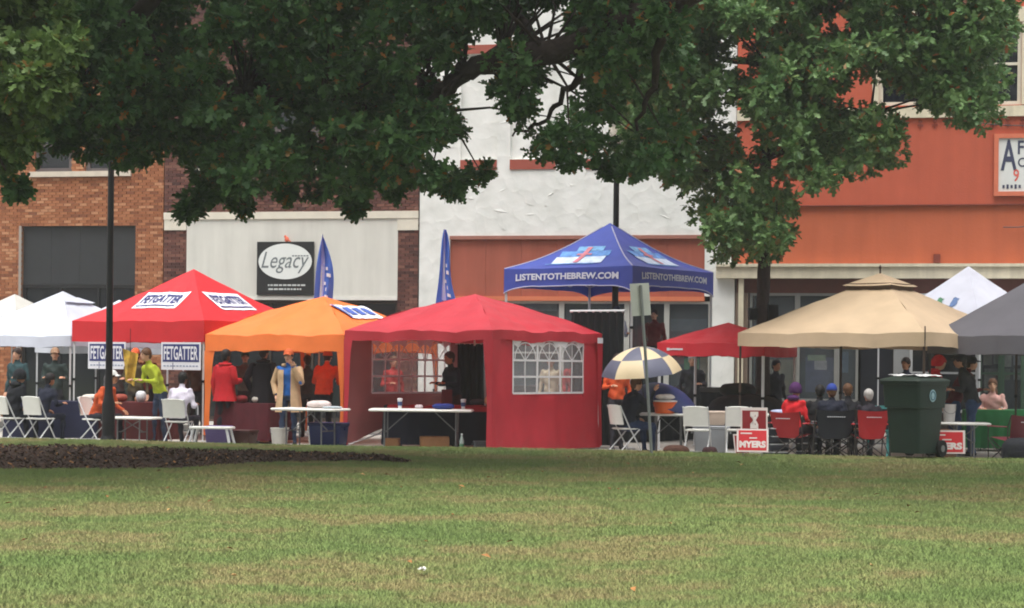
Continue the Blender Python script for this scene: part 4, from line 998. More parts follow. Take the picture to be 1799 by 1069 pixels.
    if hood:
        part('hood', t, cm('h', hood), lambda b: (b.grid(shell(head + V((0, .02, .0)), (.115, .135, .15), -1., 1.35), 24, 14), b.ell(neck + V((0, .05, .02)), (.12, .09, .06), 14, 8)), 'all')
    if coat:
        rgb, zb_, open_ = coat
        def co(u, v):
            a = -math.pi / 2 + open_ + (2 * math.pi - 2 * open_) * u; pt = [(chest.lerp(neck, .5), .2, .135), (chest, .21, .15), (waist, .2, .145), (hip, .215, .16), (V((0, 0, zb_)), .25, .19)]
            f = v * (len(pt) - 1); i = min(int(f), len(pt) - 2); f -= i; c = pt[i][0].lerp(pt[i + 1][0], f); rx = pt[i][1] * (1 - f) + pt[i + 1][1] * f; ry = pt[i][2] * (1 - f) + pt[i + 1][2] * f
            w_ = 1 + .03 * math.sin(a * 9) * v
            return c + V((rx * bulk * w_ * math.cos(a), ry * bulk * w_ * math.sin(a), 0))
        def cf(b):
            b.grid(co, 40, 18)
            for s0, el, wr in arms: b.tube([s0 + V((0, 0, .01)), s0.lerp(el, .5), el, el.lerp(wr, .5), wr], [.075, .072, .064, .058, .052], 12, cap=False)
        part('coat', t, cm('c', rgb), cf, 'all')
        part('collar', t, cm('c', rgb), lambda b: b.tube([neck + V((.11 * math.cos(a / 10 * math.pi * 2 - math.pi / 2 + .5 * (1 - a / 5)), .085 * math.sin(a / 10 * math.pi * 2 - math.pi / 2 + .5 * (1 - a / 5)), .01)) for a in range(11)], .028, 8), 'all')
    if apron:
        part('apron', t, cm('a', apron), lambda b: b.grid(lambda u, v: V(((u - .5) * .36, hip.y - .15 - .03 * math.cos((u - .5) * 3), hip.z + .12 - .5 * v)), 8, 8), 'all')
    return t

# ================================================================ LEFT: under the white and red tents
ta = -T2.a
pA, pB = at(18, 1.5), at(70, 1.5)
folding_chair(pA, R(140), 'white folding chair at the left picture edge under a person in black')
folding_chair(pB, R(150), 'white folding chair under the navy jacketed person at far left')
person(pA + Vector((.02, .02, -.02)), R(140), 'person in black hooded top seated at the left picture edge', (20, 22, 28), (26, 28, 36), hood=(20, 22, 28), pose=dict(sit=True, arms=('lap', 'lap'), lean=.12), bulk=1.15)
person(pB + Vector((.02, .02, -.02)), R(150), 'person in navy jacket with dark hair seated second from left', (24, 28, 44), (30, 34, 50), hair='black', skin=1, pose=dict(sit=True, arms=('fore', 'lap'), lean=.16), k=.96)
t = folding_table(at(100, 2.6), -YAW + R(6), 1.7, .7, .74, 'table under navy cloth beneath the plain white canopy', cloth=mat('navy_cloth', (36, 38, 62), .9, .1))
person(at(238, 4.0), R(-8), 'person in olive jacket and orange cap standing behind left tent leg', (76, 66, 46), (60, 52, 44), hair='brown', cap=(212, 92, 52), pose=dict(arms=('fore', 'down')))
person(at(96, 4.6), R(10), 'person in dark green top standing under the far white canopy', (44, 56, 54), (40, 40, 46), hair='dark', cap=(150, 120, 96), pose=dict(arms=('fore', 'fore')))
person(at(30, 4.4), R(-20), 'person in teal jacket standing at the far left back', (42, 66, 70), (40, 40, 46), hair='dark', pose=dict(arms=('down', 'fore')))
folding_chair(at(168, 1.7), R(70), 'white folding chair left of the dark pole under a person in orange')
person(at(168, 1.7) + Vector((0, 0, -.02)), R(70), 'person in orange shirt seated left of the dark lamp post', (196, 84, 44), (34, 34, 44), hair='dark', cap=(206, 204, 200), pose=dict(sit=True, arms=('fore', 'lap'), lean=.25), skin=1)
t = folding_table(at(238, 2.7), ta + R(4), 1.6, .7, .74, 'table under maroon cloth beneath the red lettered tent', cloth=mat('maroon_cloth', (84, 34, 36), .9, .15), cat='table')
folding_table(at(233, 1.6), ta + R(15), 1.0, .5, .5, 'small low white table right of the dark lamp post')
person(at(282, 2.1), R(-50), 'person in yellow high visibility vest and jeans under red tent', (170, 182, 52), (52, 62, 84), hair='brown', skin=0, pose=dict(arms=('fore', 'fore'), lean=.22))
pC = at(314, 1.1)
folding_chair(pC, R(165), 'white folding chair under the person in pale lilac shirt')
person(pC + Vector((0, -.02, -.02)), R(165), 'person in pale lilac shirt with dark hair seated, back turned', (214, 208, 222), (44, 42, 52), hair='black', skin=2, pose=dict(sit=True, arms=('fore', 'lap'), lean=.12))
person(at(395, 3.0), R(150), 'person in red jacket standing behind the orange tent leg', (186, 32, 40), (40, 36, 44), hair='black', skin=2, pose=dict(arms=('fore', 'down')), coat=((182, 30, 38), .78, .02))
person(at(462, 3.3), R(165), 'person in long black coat standing under the orange tent', (26, 22, 28), (96, 94, 82), hair='black', skin=1, pose=dict(arms=('pocket', 'pocket'), stride=.09), coat=((26, 22, 28), .72, .02), k=1.04)
person(at(507, 1.9), R(-6), 'person in tan coat, blue shirt and jeans under orange tent', (40, 96, 170), (52, 66, 92), hair='dark', cap=(196, 92, 50), skin=0, pose=dict(arms=('pocket', 'face'), stride=.05), coat=((196, 164, 128), .62, .32), bulk=1.0)
person(at(568, 3.6), R(175), 'person in orange shirt bending over at back of orange tent', (222, 82, 44), (34, 34, 44), hair='dark', cap=(190, 84, 44), pose=dict(arms=('fore', 'fore'), lean=.3), bulk=1.1)
t = folding_table(at(446, 3.2), -T3.a, 1.2, .7, .74, 'table under dark maroon cloth at back of orange tent', cloth=mat('wine_cloth', (78, 26, 34), .9, .15))
TB2 = folding_table(at(546, 1.05), -T3.a + R(8), 1.25, .7, .72, 'white folding table in front of the person in tan coat')
# low white step frame with purple tote
t = thing('step_stool', 'low white plastic step frame at the orange tent leg', 'stool', at(373, .62), R(-8))
part('top', t, WHITE, lambda b: b.rbox((0, 0, .36), (.76, .3, .04), .02), True)
for sx in (-1, 1): [part('leg', t, METAL_W, lambda b: b.bar((sx * .3, sy * .12, .34), (sx * .38, sy * .16, 0), .035)) for sy in (-1, 1)]
def tote(p, rz, sz, rgb, lab, lid=None, nm='storage_tote', cat='tote'):
    t = thing(nm, lab, cat, p, rz); m = mat('tote_%d_%d_%d' % rgb, rgb, .5, .06)
    part('body', t, m, lambda b: b.rbox((0, 0, sz[2] * .46), (sz[0], sz[1], sz[2] * .92), .03, taper=.88), True)
    part('rim', t, m, lambda b: b.rbox((0, 0, sz[2] * .9), (sz[0] * 1.05, sz[1] * 1.07, .03), .03), True)
    part('lid', t, mat('lid_%d_%d_%d' % (lid or rgb), lid or rgb, .5, .06), lambda b: b.rbox((0, 0, sz[2] * .96), (sz[0] * 1.06, sz[1] * 1.08, sz[2] * .07), .03), True)
    for sx in (-1, 1): part('handle', t, m, lambda b: b.box((sx * sz[0] * .54, 0, sz[2] * .75), (.03, .12, .03)))
    return t
tote(at(385, 1.15), R(-10), (.42, .34, .38), (96, 84, 130), 'small purple tote behind the white step frame')
tote(at(425, 1.5), R(-20), (.5, .36, .3), (70, 40, 38), 'dark brown box on the ground under the orange tent')
tote(at(578, 1.5), R(-18), (.62, .42, .46), (36, 46, 92), 'navy blue cooler under the white folding table', lid=(40, 48, 88), nm='cooler', cat='cooler')
def bucket(p, rgb, lab, h=.36, r=.14, lid=None, grp=None):
    t = thing('bucket', lab, 'bucket', p, 0, grp); m = mat('bucket_%d_%d_%d' % rgb, rgb, .45, .05)
    part('body', t, m, lambda b: b.lathe([(r * .82, 0), (r * .84, .01), (r, h - .02), (r * 1.06, h - .02), (r * 1.06, h), (r * .96, h), (r * .9, h - .04)], 20), True)
    part('handle', t, STEEL, lambda b: b.tube([(r * 1.05 * math.cos(a), -.02 - .09 * math.sin(a), h - .04 - .12 * math.sin(a)) for a in [math.pi * i / 10 for i in range(11)]], .005, 5))
    if lid: part('lid', t, mat('blid_%d_%d_%d' % lid, lid, .5, .05), lambda b: b.lathe([(r * 1.1, h + .001), (r * 1.1, h + .02), (r * .9, h + .03), (.01, h + .03)], 20), True)
    return t
bucket(at(492, 1.75), (206, 204, 196), 'white bucket to the left of the jeans under orange tent', .34, .16)
bucket(at(556, 1.9), (200, 200, 196), 'white bucket behind the legs of the white folding table', .34, .15)
def cushion(p, rz, sz, rgb, lab, nm='bag', cat='bag', seed=0.):
    t = thing(nm, lab, cat, p, rz); m = mat('soft_%d_%d_%d' % rgb, rgb, .8, .2, scale=9, bump=.4, bscale=18)
    def f(b):
        n, k = 22, 12
        def g(u, v):
            th, ph = 2 * math.pi * u, math.pi * (v - .5); q = 1 + .08 * nz(th * 2, ph * 3, seed) + .05 * math.sin(th * 5 + seed)
            c = math.copysign(abs(math.cos(ph)) ** .6, math.cos(ph)); x = math.copysign(abs(math.cos(th)) ** .75, math.cos(th)); y = math.copysign(abs(math.sin(th)) ** .75, math.sin(th))
            return Vector((x * c * sz[0] / 2 * q, y * c * sz[1] / 2 * q, sz[2] / 2 + sz[2] / 2 * math.sin(ph) * q * (1 if ph < 0 else 1.0)))
        b.grid(g, n, k)
    part('cover', t, m, f, 'all')
    part('seam', t, m, lambda b: b.tube([(sz[0] * .49 * math.cos(a), sz[1] * .49 * math.sin(a), sz[2] * .5) for a in [2 * math.pi * i / 20 for i in range(21)]], .006, 5), 'all')
    return t
q = TB2.matrix_basis
cushion(q @ Vector((.1, .12, .72)), R(10), (.42, .3, .13), (216, 200, 196), 'pale plump bag lying on the table beside the tan coat')
cushion(q @ Vector((.42, .0, .72)), R(0), (.34, .24, .04), (176, 186, 192), 'flat pale blue packet at the end of the white table')
# hanging yellow and brown bunting between the two lettered signs
t = thing('hanging_cloth', 'yellow and brown cloth hanging between the two lettered signs', 'cloth', at(228, 3.2, 1.0), R(0))
part('cloth', t, mat('yellow_brown', (196, 164, 70), .8, .6, scale=5, trans=.2), lambda b: b.grid(lambda u, v: Vector(((u - .5) * (.3 - .12 * v), .05 * math.sin(u * 9 + v * 3), .62 - .62 * v - .1 * u)), 10, 12), True)
part('cord', t, BLACK, lambda b: b.tube([(0, 0, .5), (0, 0, 1.0)], .006, 5))

# ================================================================ INSIDE THE RED WALLED TENT
TB1p = at(741, 1.25); TB1 = folding_table(TB1p, R(-2), 1.8, .75, .73, 'white folding table in the front opening of red walled tent')
q = TB1.matrix_basis
def cup(p, lab):
    t = thing('paper_cup', lab, 'cup', p)
    part('cup', t, mat('cup_white', (214, 214, 216), .5, .04), lambda b: b.lathe([(.03, 0), (.043, .15), (.046, .152), (.046, .158)], 16), True)
    part('sleeve', t, mat('cup_blue', (58, 76, 118), .6, .1), lambda b: b.lathe([(.0365, .05), (.0425, .12)], 16, cap=False), True)
    part('lid', t, mat('cup_lid', (226, 226, 228), .4, .02), lambda b: b.lathe([(.048, .158), (.048, .168), (.036, .18), (.004, .18)], 16), True)
cup(q @ Vector((-.4, .2, .73)), 'left white paper cup with blue sleeve on tent table')
cup(q @ Vector((.72, .1, .73)), 'right paper cup with blue sleeve near red tent corner')
cushion(q @ Vector((.38, -.1, .73)), R(10), (.38, .24, .1), (38, 52, 122), 'crumpled blue cloth lying on the red tent table', nm='folded_cloth', cat='cloth', seed=2.)
cushion(q @ Vector((-.06, .15, .73)), R(10), (.14, .1, .07), (206, 196, 200), 'small pale packet on the red tent table', nm='packet', cat='packet')
folding_table(at(770, 2.6), R(0), 1.9, .6, .76, 'table under black cloth with red top inside walled tent', cloth=mat('ink_cloth', (22, 24, 38), .9, .1), topm=mat('red_top', (150, 34, 44), .7, .1))
tr = thing('table_runner', 'red cloth runner laid on the black covered tent table', 'cloth', at(770, 2.6, PAVE + .77), 0)
part('runner', tr, mat('runner_red', (164, 34, 44), .8, .1), lambda b: b.grid(lambda u, v: Vector(((u - .5) * 1.8, -.36 + .6 * max(0, v - .2) / .8, (.0 if v > .2 else -.1 * (.2 - v) / .2) + .004 * math.sin(u * 30))), 30, 6), True)
part('hem', tr, mat('runner_hem', (130, 26, 36), .8, .1), lambda b: b.tube([(-.9 + .18 * i, -.361, -.1) for i in range(11)], .008, 5))
person(at(797, 3.2), R(-55), 'person in navy shirt and maroon apron inside red walled tent', (28, 30, 44), (70, 26, 34), hair='dark', skin=1, pose=dict(arms=('fore', 'fore'), lean=.06), apron=(110, 28, 38), bulk=1.08)
t = thing('pipe_and_drape', 'black curtain panel hanging at back of red walled tent', 'curtain', at(826, 3.75), R(-10))
part('curtain', t, SKIRT, lambda b: b.grid(lambda u, v: Vector(((u - .5) * .5, .03 * math.sin(u * 30), .05 + v * 1.85)), 24, 5), True)
part('rail', t, METAL_W, lambda b: (b.tube([(-.3, .03, 1.9), (.3, .03, 1.9)], .014, 6), b.tube([(.28, .03, 0), (.28, .03, 1.9)], .014, 6), b.box((.28, .03, .008), (.3, .3, .016))))
def carton(p, rz, sz, lab):
    t = thing('cardboard_box', lab, 'box', p, rz, 'cardboard boxes under the tent table'); m = mat('cardboard', (164, 120, 84), .85, .1, scale=5)
    part('body', t, m, lambda b: b.rbox((0, 0, sz[2] / 2), sz, .006))
    for sy in (-1, 1): part('flap', t, m, lambda b: b.box((0, sy * sz[1] * .25, sz[2] + .004), (sz[0] * .99, sz[1] * .49, .005)))
    part('tape', t, mat('tape', (190, 160, 120), .4, .05), lambda b: b.box((0, 0, sz[2] + .0085), (sz[0], .05, .002)))
carton(at(690, 1.3), R(-5), (.24, .3, .2), 'smaller cardboard box by the left legs of tent table'); carton(at(764, 1.4), R(6), (.5, .36, .24), 'wider cardboard box under the middle of tent table')
t = thing('bottle', 'clear plastic bottle on the ground under the tent table', 'bottle', at(812, .95))
part('body', t, mat('bottle_clear', (190, 206, 200), .15, .05, alpha=.5), lambda b: b.lathe([(.035, 0), (.04, .02), (.04, .2), (.018, .27), (.014, .3)], 14), True)
part('cap', t, mat('bottle_cap', (206, 214, 214), .4, .02), lambda b: b.lathe([(.017, .3), (.017, .325)], 12)); part('label', t, mat('bottle_label', (80, 120, 90), .5, .1), lambda b: b.lathe([(.041, .08), (.041, .15)], 14, cap=False), True)
tote(at(848, .95), R(4), (.3, .26, .2), (64, 66, 70), 'dark grey crate just inside the red tent corner', nm='crate', cat='crate')

# ================================================================ STAGE PERSON, UMBRELLAS, MIDDLE GROUP
def W5(px, off): return Vector((ray(px, 560)[0] * (T5.c.y + off), T5.c.y + off, STZ))
person(W5(1083, -.7), R(20), 'person in white shirt and dark cap standing on the stage', (190, 196, 210), (40, 46, 80), hair='grey', cap=(52, 58, 84), pose=dict(arms=('down', 'fore')), bulk=1.05, k=.95)
person(W5(1150, .6), R(-20), 'person in dark red top standing at back of the stage', (110, 30, 36), (34, 34, 40), hair='dark', pose=dict(arms=('down', 'down')), k=.95)
pD = at(1100, 1.6)
folding_chair(pD, R(118), 'white folding chair under the person holding the umbrella')
person(pD + Vector((.02, .0, -.02)), R(118), 'person in navy jacket seated under the cream and grey umbrella', (26, 28, 42), (40, 52, 80), hair='brown', skin=0, pose=dict(sit=True, arms=('up', 'lap'), lean=.12), bulk=1.15)
def umbrella(c, tiltv, r, mats, lab, handle=.95, n=8, checks=True, hh=.26):
    t = thing('umbrella', lab, 'umbrella', c); rot = Vector((0, 0, 1)).rotation_difference(Vector(tiltv).normalized()).to_matrix()
    def pt(a, v):
        e = (a * n / (2 * math.pi)) % 1; scal = 1 - .07 * math.sin(math.pi * e) * v ** 2
        rr = r * math.sin(v * 1.25) / math.sin(1.25) * scal; return rot @ Vector((rr * math.cos(a), rr * math.sin(a), handle - hh * (1 - math.cos(v * 1.5)) / (1 - math.cos(1.5)) - .03 * (1 - math.sin(math.pi * e)) * v * 0))
    for i in range(n):
        for j, (v0, v1) in enumerate(((0, .58), (.58, 1.))):
            part('panel', t, mats[(i + j) % 2] if checks else mats[0], lambda b: b.grid(lambda u, v: pt(2 * math.pi * (i + u) / n, v0 + (v1 - v0) * v), 6, 6), True)
        part('rib', t, STEEL, lambda b: b.tube([pt(2 * math.pi * i / n, v / 6) - rot @ Vector((0, 0, .008)) for v in range(7)], .004, 4))
    part('shaft', t, DSTEEL, lambda b: b.tube([rot @ Vector((0, 0, .02)), rot @ Vector((0, 0, handle + .07))], .008, 6)); part('grip', t, BLACK, lambda b: b.tube([(0, 0, -.1), rot @ Vector((0, 0, .05))], .016, 8))
    return t
CRM, NVY = fabric('umbrella_cream', (228, 208, 170), .3), fabric('umbrella_grey', (98, 100, 120), .25)
uc = at(1136, 1.75, 0); uz = zpy(1138, 604, uc.y)
umbrella((uc.x - .05, uc.y, uz - .97), (-.1, -.12, 1), .7, (CRM, NVY), 'cream and grey checked golf umbrella beside red walled tent', handle=.92, hh=.46)
uc2 = at(1165, 2.5, 0); uz2 = zpy(1165, 668, uc2.y)
umbrella((uc2.x - .1, uc2.y, uz2 - .78), (.42, -.2, 1), .62, (fabric('umbrella_navy', (44, 54, 98), .2),) * 2, 'dark navy umbrella tilted below the checked umbrella', handle=.72, checks=False, hh=.3)
folding_table(at(1175, 2.2), R(-8), 1.0, .6, .7, 'small white table between the two umbrellas and folding chairs')
q = at(1168, 2.0, PAVE + .7)
bucket(q, (222, 100, 46), 'orange tub with white lid on the small table', .2, .2, lid=(214, 210, 206))
cushion(q + Vector((.0, .0, .232)), 0, (.34, .3, .1), (212, 206, 202), 'white bundle lying on the orange tub', nm='bundle', cat='bundle')
pE = at(1226, 1.35); folding_chair(pE, R(165), 'empty white folding chair nearest the small red canopy, seen from behind')
pF = at(1298, 1.7); folding_chair(pF, R(172), 'empty white folding chair behind the red yard signs')
cushion(at(1188, .8), R(12), (.44, .26, .2), (74, 46, 34), 'brown duffel bag on ground by small red canopy', nm='duffel_bag', seed=3.)
cushion(at(1248, .85), R(-10), (.26, .18, .18), (56, 30, 30), 'dark maroon bag under the empty white folding chair', nm='handbag', seed=5.)
tote(at(1250, 2.1), R(-6), (.62, .46, .5), (150, 154, 160), 'large grey tote standing behind the empty white chair')
tote(at(1246, 2.1, PAVE + .51), R(-4), (.6, .44, .24), (206, 186, 170), 'cream box stacked on the large grey tote', nm='box', cat='box', lid=(214, 196, 182))
t = cushion(at(1310, 4.6), R(0), (1.5, .9, 1.0), (42, 42, 46), 'pile under dark tarp behind the folding chairs', nm='covered_pile', cat='pile', seed=7.)
cushion(at(1296, 5.2, PAVE + .95), R(15), (.7, .4, .26), (34, 36, 34), 'black bag on top of the dark covered pile', nm='black_bag', seed=1.)
TB5 = folding_table(at(1395, 2.3), -T6.a * .3, 1.1, .7, .72, 'white folding table behind the purple hatted child')
q = TB5.matrix_basis
for dx, rgb, lab in ((-.25, (170, 176, 206), 'pale blue folded cloth on the table behind the purple hat'), (.25, (214, 198, 170), 'cream packet on the table right of the purple hat')):
    cushion(q @ Vector((dx, -.08, .72)), R(20), (.3, .2, .07), rgb, lab, nm='folded_cloth', cat='cloth', seed=dx)

# ================================================================ CAMP CHAIR ROW AND BIN
def seat(px, off, rgb, lab, mn, rz=R(180), hb=.76, sc=1.):
    p = at(px, off, PAVE); c_ = camp_chair(p, rz, rgb, lab, mn, hb); c_.scale = (sc, 1, 1); return p
p = seat(1462, 1.1, (26, 30, 44), 'navy camp chair under the person in blue cap', 'camp_navy', R(180), .84, 1.2)
person(p + Vector((0, .0, -.05)), R(180), 'person in blue cap and navy jacket seated, back turned', (20, 24, 40), (34, 36, 46), hair='brown', cap=(44, 64, 140), pose=dict(sit=True, arms=('lap', 'lap'), lean=.02), bulk=1.45, k=.96)
p = seat(1526, 1.15, (196, 34, 44), 'red camp chair with grey frame left of green bin', 'camp_red', R(182), .84)
person(p + Vector((0, -.02, -.05)), R(182), 'grey haired person seated in the red camp chair', (40, 36, 44), (44, 44, 54), hair='grey', pose=dict(sit=True, arms=('lap', 'lap'), lean=.0), k=.91)
p = at(1490, 1.75); camp_chair(p, R(176), (34, 36, 46), 'dark camp chair between the blue cap and the red camp chair', 'camp_dark', .74)
person(p + Vector((0, -.02, -.05)), R(176), 'brown haired person in black seated behind the blue cap', (24, 24, 30), (40, 40, 50), hair='brown', pose=dict(sit=True, arms=('lap', 'lap')), k=.97)
p = at(1440, 1.9); camp_chair(p, R(170), (38, 38, 42), 'dark camp chair left of the blue cap', 'camp_charcoal', .74)
person(p + Vector((0, -.02, -.05)), R(170), 'black haired person in black seated left of the blue cap', (24, 24, 28), (40, 40, 50), hair='black', skin=2, pose=dict(sit=True, arms=('lap', 'lap')), k=.95)
p = at(1393, 1.0); camp_chair(p, R(150), (176, 36, 44), 'small dark red camp chair under the purple hat', 'camp_red_small', .8)
person(p + Vector((0, -.02, .02)), R(140), 'child in red jacket and purple hat seated by yard signs', (206, 36, 44), (60, 50, 60), hair='dark', cap=None, hood=(70, 32, 80), pose=dict(sit=True, arms=('lap', 'lap'), lean=.05), k=.92)

t = thing('wheelie_bin', 'dark green wheeled bin with pale paper on its lid', 'bin', G(1606, 803), R(-46)); t.scale = (1.02, 1.02, 1.08)
BG = mat('bin_green', (29, 48, 40), .5, .12, scale=7, bump=.08, bscale=20); Hb = 1.18
def taperbox(b, w0, d0, w1, d1, z0, z1, r=.05, yo=0., m=0):
    rings = []
    for f in (0, .25, .5, .75, 1):
        w_, d_ = w0 + (w1 - w0) * f, d0 + (d1 - d0) * f; ring = []
        for qd, (sx, sy) in enumerate(((1, 1), (-1, 1), (-1, -1), (1, -1))):
            for i in range(5): a = math.pi / 2 * (qd + i / 4); ring.append(Vector((sx * (w_ / 2 - r) + r * math.cos(a), yo + sy * (d_ / 2 - r) + r * math.sin(a), z0 + (z1 - z0) * f)))
        rings.append(ring)
    b.rings(rings, m)
part('body', t, BG, lambda b: (taperbox(b, .54, .56, .61, .68, .06, .72), taperbox(b, .65, .74, .68, .80, .722, 1.06)), True)
part('rim', t, BG, lambda b: taperbox(b, .73, .86, .74, .87, 1.061, 1.11), True)
part('lid', t, mat('bin_lid', (36, 49, 41), .5, .1), lambda b: (taperbox(b, .76, .9, .72, .86, 1.112, 1.135), taperbox(b, .72, .86, .5, .6, 1.1352, 1.175)), True)
part('paper', t, mat('bin_paper', (206, 206, 204), .7, .05), lambda b: b.grid(lambda u, v: Vector(((u - .5) * .6, (v - .5) * .6, 1.182 + .025 * nz(u * 4, v * 4, 2) + .012)), 10, 10), True)
part('handle', t, BG, lambda b: b.tube([(-.28, .44, 1.03), (-.28, .5, 1.06), (.28, .5, 1.06), (.28, .44, 1.03)], .018, 8), True)
for sx in (-1, 1):
    wh = part('wheel', t, RUBBER, lambda b: b.tube([(sx * .25, .3, .125), (sx * .32, .3, .125)], .125, 20)); part('hub', wh, mat('hub_grey', (120, 122, 120), .5, .1), lambda b: b.tube([(sx * .321, .3, .125), (sx * .327, .3, .125)], .05, 14))
part('axle', t, STEEL, lambda b: b.tube([(-.3, .3, .125), (.3, .3, .125)], .014, 8))
part('emblem', t, mat('emblem_pale', (150, 180, 190), .5, .3, scale=16), lambda b: b.add([Vector((.336 + .006 * 0 + .012, -.03 + .09 * math.cos(2 * math.pi * i / 24), .9 + .09 * math.sin(2 * math.pi * i / 24))) for i in range(24)], [tuple(range(24))]))
part('emblem_ring', t, mat('emblem_blue', (70, 104, 120), .5, .1), lambda b: b.tube([Vector((.35, -.03 + .06 * math.cos(2 * math.pi * i / 20), .9 + .06 * math.sin(2 * math.pi * i / 20))) for i in range(21)], .009, 5))

# red yard signs
SRED = mat('yard_red', (206, 48, 54), .6, .05); SPNK = mat('yard_border', (226, 214, 210), .6, .04); SDRK = mat('yard_dark_red', (140, 34, 40), .6, .08)
def yard_sign(p, rz, wd, ht, lab, words, lean=0., body=SRED, full=True, vert=False):
    t = thing('yard_sign', lab, 'sign', p, rz, 'red campaign yard signs'); ln_ = Matrix.Rotation(lean, 3, 'X'); L_ = lambda x, y, z: ln_ @ Vector((x, y, z)); z0 = .05
    part('board', t, SPNK, lambda b: b.box(L_(0, 0, z0 + ht / 2), (wd, .012, ht), rot=ln_)); part('colour_field', t, body, lambda b: b.box(L_(0, -.008, z0 + ht / 2), (wd * .88, .004, ht * .86), rot=ln_))
    if words:
        if vert: part('lettering', t, SPNK, lambda b: text_on(b, words, lambda x, y: L_(y, -.0125, -x), -(z0 + ht * .5), 0., ht * .8, wd * .3, bold=.06))
        else: part('lettering', t, SPNK, lambda b: text_on(b, words, lambda x, y: L_(x, -.0125, y), 0, z0 + ht * .33, wd * .84, ht * .3, bold=.06))
    if full: [part('small_print', t, SPNK, lambda b: b.box(L_(x_, -.0115, z_), (w_, .003, .02), rot=ln_)) for x_, z_, w_ in ((-wd * .2, z0 + ht * .8, wd * .36), (wd * .02, z0 + ht * .6, wd * .24))]
    for sx in (-1, 1): part('stake', t, STEEL, lambda b: b.tube([L_(sx * wd * .3, .012, -.12), L_(sx * wd * .3, .012, z0 + ht * .8)], .005, 5))
    return t
yard_sign(G(1322, 800), R(-6), .5, .38, 'red MYERS yard sign leaning in front of another red sign', 'MYERS', lean=R(-18))
yard_sign(at(1326, .35, 0.0), R(10), .46, .68, 'taller dark red yard sign turned sideways behind the MYERS sign', 'MY', lean=R(-3), body=SDRK, full=False, vert=True)
yard_sign(at(1306, .5, -.1), R(30), .3, .34, 'small dark red sign peeking left of the MYERS sign', None, body=SDRK, full=False, lean=R(-10))
yard_sign(G(1662, 803.0), R(4), .62, .37, 'red yard sign half hidden by the green bin', 'MYERS', lean=R(-3))

# ================================================================ RIGHT: behind the bin and under the grey canopy
person(at(1632, 3.2), R(60), 'person in bright red hooded raincoat behind the green bin', (206, 34, 44), (60, 50, 54), hood=(206, 34, 44), pose=dict(arms=('fore', 'down'), lean=.12), bulk=1.1)
person(at(1676, 3.6), R(95), 'person in maroon jacket and jeans bending behind yard sign', (96, 26, 32), (54, 74, 110), hair='dark', cap=(44, 44, 48), pose=dict(arms=('fore', 'fore'), lean=.22), bulk=1.12)
person(at(1708, 3.2), R(-110), 'person in charcoal jacket and jeans under the grey canopy', (58, 58, 62), (58, 78, 112), hair='dark', cap=(50, 50, 54), pose=dict(arms=('fore', 'fore'), lean=.14), bulk=1.18, k=1.02)
folding_table(at(1694, 2.3), R(-6), .85, .55, .62, 'low white table in front of the charcoal jacket')
bucket(at(1668, 2.4, PAVE + .62), (196, 192, 190), 'white bucket on the low table behind the bin', .3, .11)
cushion(at(1662, 1.9), R(15), (.4, .35, .5), (96, 66, 48), 'brown sack on the ground behind the green bin', nm='sack', seed=4.)
GT = mat('green_cloth', (32, 96, 52), .85, .12)
folding_table(at(1738, 5.6), R(-8), .9, .6, .76, 'table under green cloth beside the woman in pink', cloth=GT)
folding_table(at(1800, 6.2), R(-8), .8, .6, .76, 'table under green cloth at the right picture edge', cloth=GT)
person(at(1744, 6.6), R(-15), 'long haired person in pink seated behind the green table', (206, 160, 152), (60, 60, 70), hair='brown', pose=dict(sit=True, arms=('fore', 'fore'), lean=.1, long=.12))
folding_chair(at(1744, 6.65), R(-15), 'white folding chair behind the green table')
p = at(1778, 1.1); camp_chair(p, R(200), (104, 36, 48), 'maroon camp chair under the grey canopy at right edge', 'camp_maroon', .8)
cushion(at(1788, .65), R(0), (.5, .34, .42), (26, 28, 34), 'black bag on the ground at the right picture edge', nm='black_bag', seed=6.)
# teal folding chair behind the camp chairs
p = at(1545, 2.2); t = thing('slatted_chair', 'turquoise slatted folding chair left of the green bin', 'chair', p, R(170)); TEAL = mat('teal_paint', (84, 168, 166), .5, .06)
for z_ in (.86, .76): part('back_slat', t, TEAL, lambda b: b.rbox((0, .2, z_), (.36, .02, .055), .008))
for sx in (-1, 1):
    part('leg', t, TEAL, lambda b: b.bar((sx * .17, .22, .92), (sx * .17, -.2, 0), .025)); part('leg', t, TEAL, lambda b: b.bar((sx * .14, .22, 0), (sx * .14, -.16, .46), .025))
for i in range(5): part('seat_slat', t, TEAL, lambda b: b.rbox((0, -.17 + i * .07, .46), (.34, .05, .016), .006))
# overhead service wires on the orange building
for (a, c) in (((1690, 214), (1830, 222)), ((1762, 400), (1835, 392))):
    s0, z0 = fac(*a); s1, z1 = fac(*c); p0, p1 = fworld(s0, -.09, z0), fworld(s1, -.09, z1)
    t = tag(MB().tube([p0.lerp(p1, i / 8) - Vector((0, 0, .04 * math.sin(math.pi * i / 8))) for i in range(9)], .012, 5).build('service_wire', BLACK), 'dark wire fixed across the orange wall above the painted board' if a[1] < 300 else 'short dark wire on the orange wall below the painted board', 'wire')

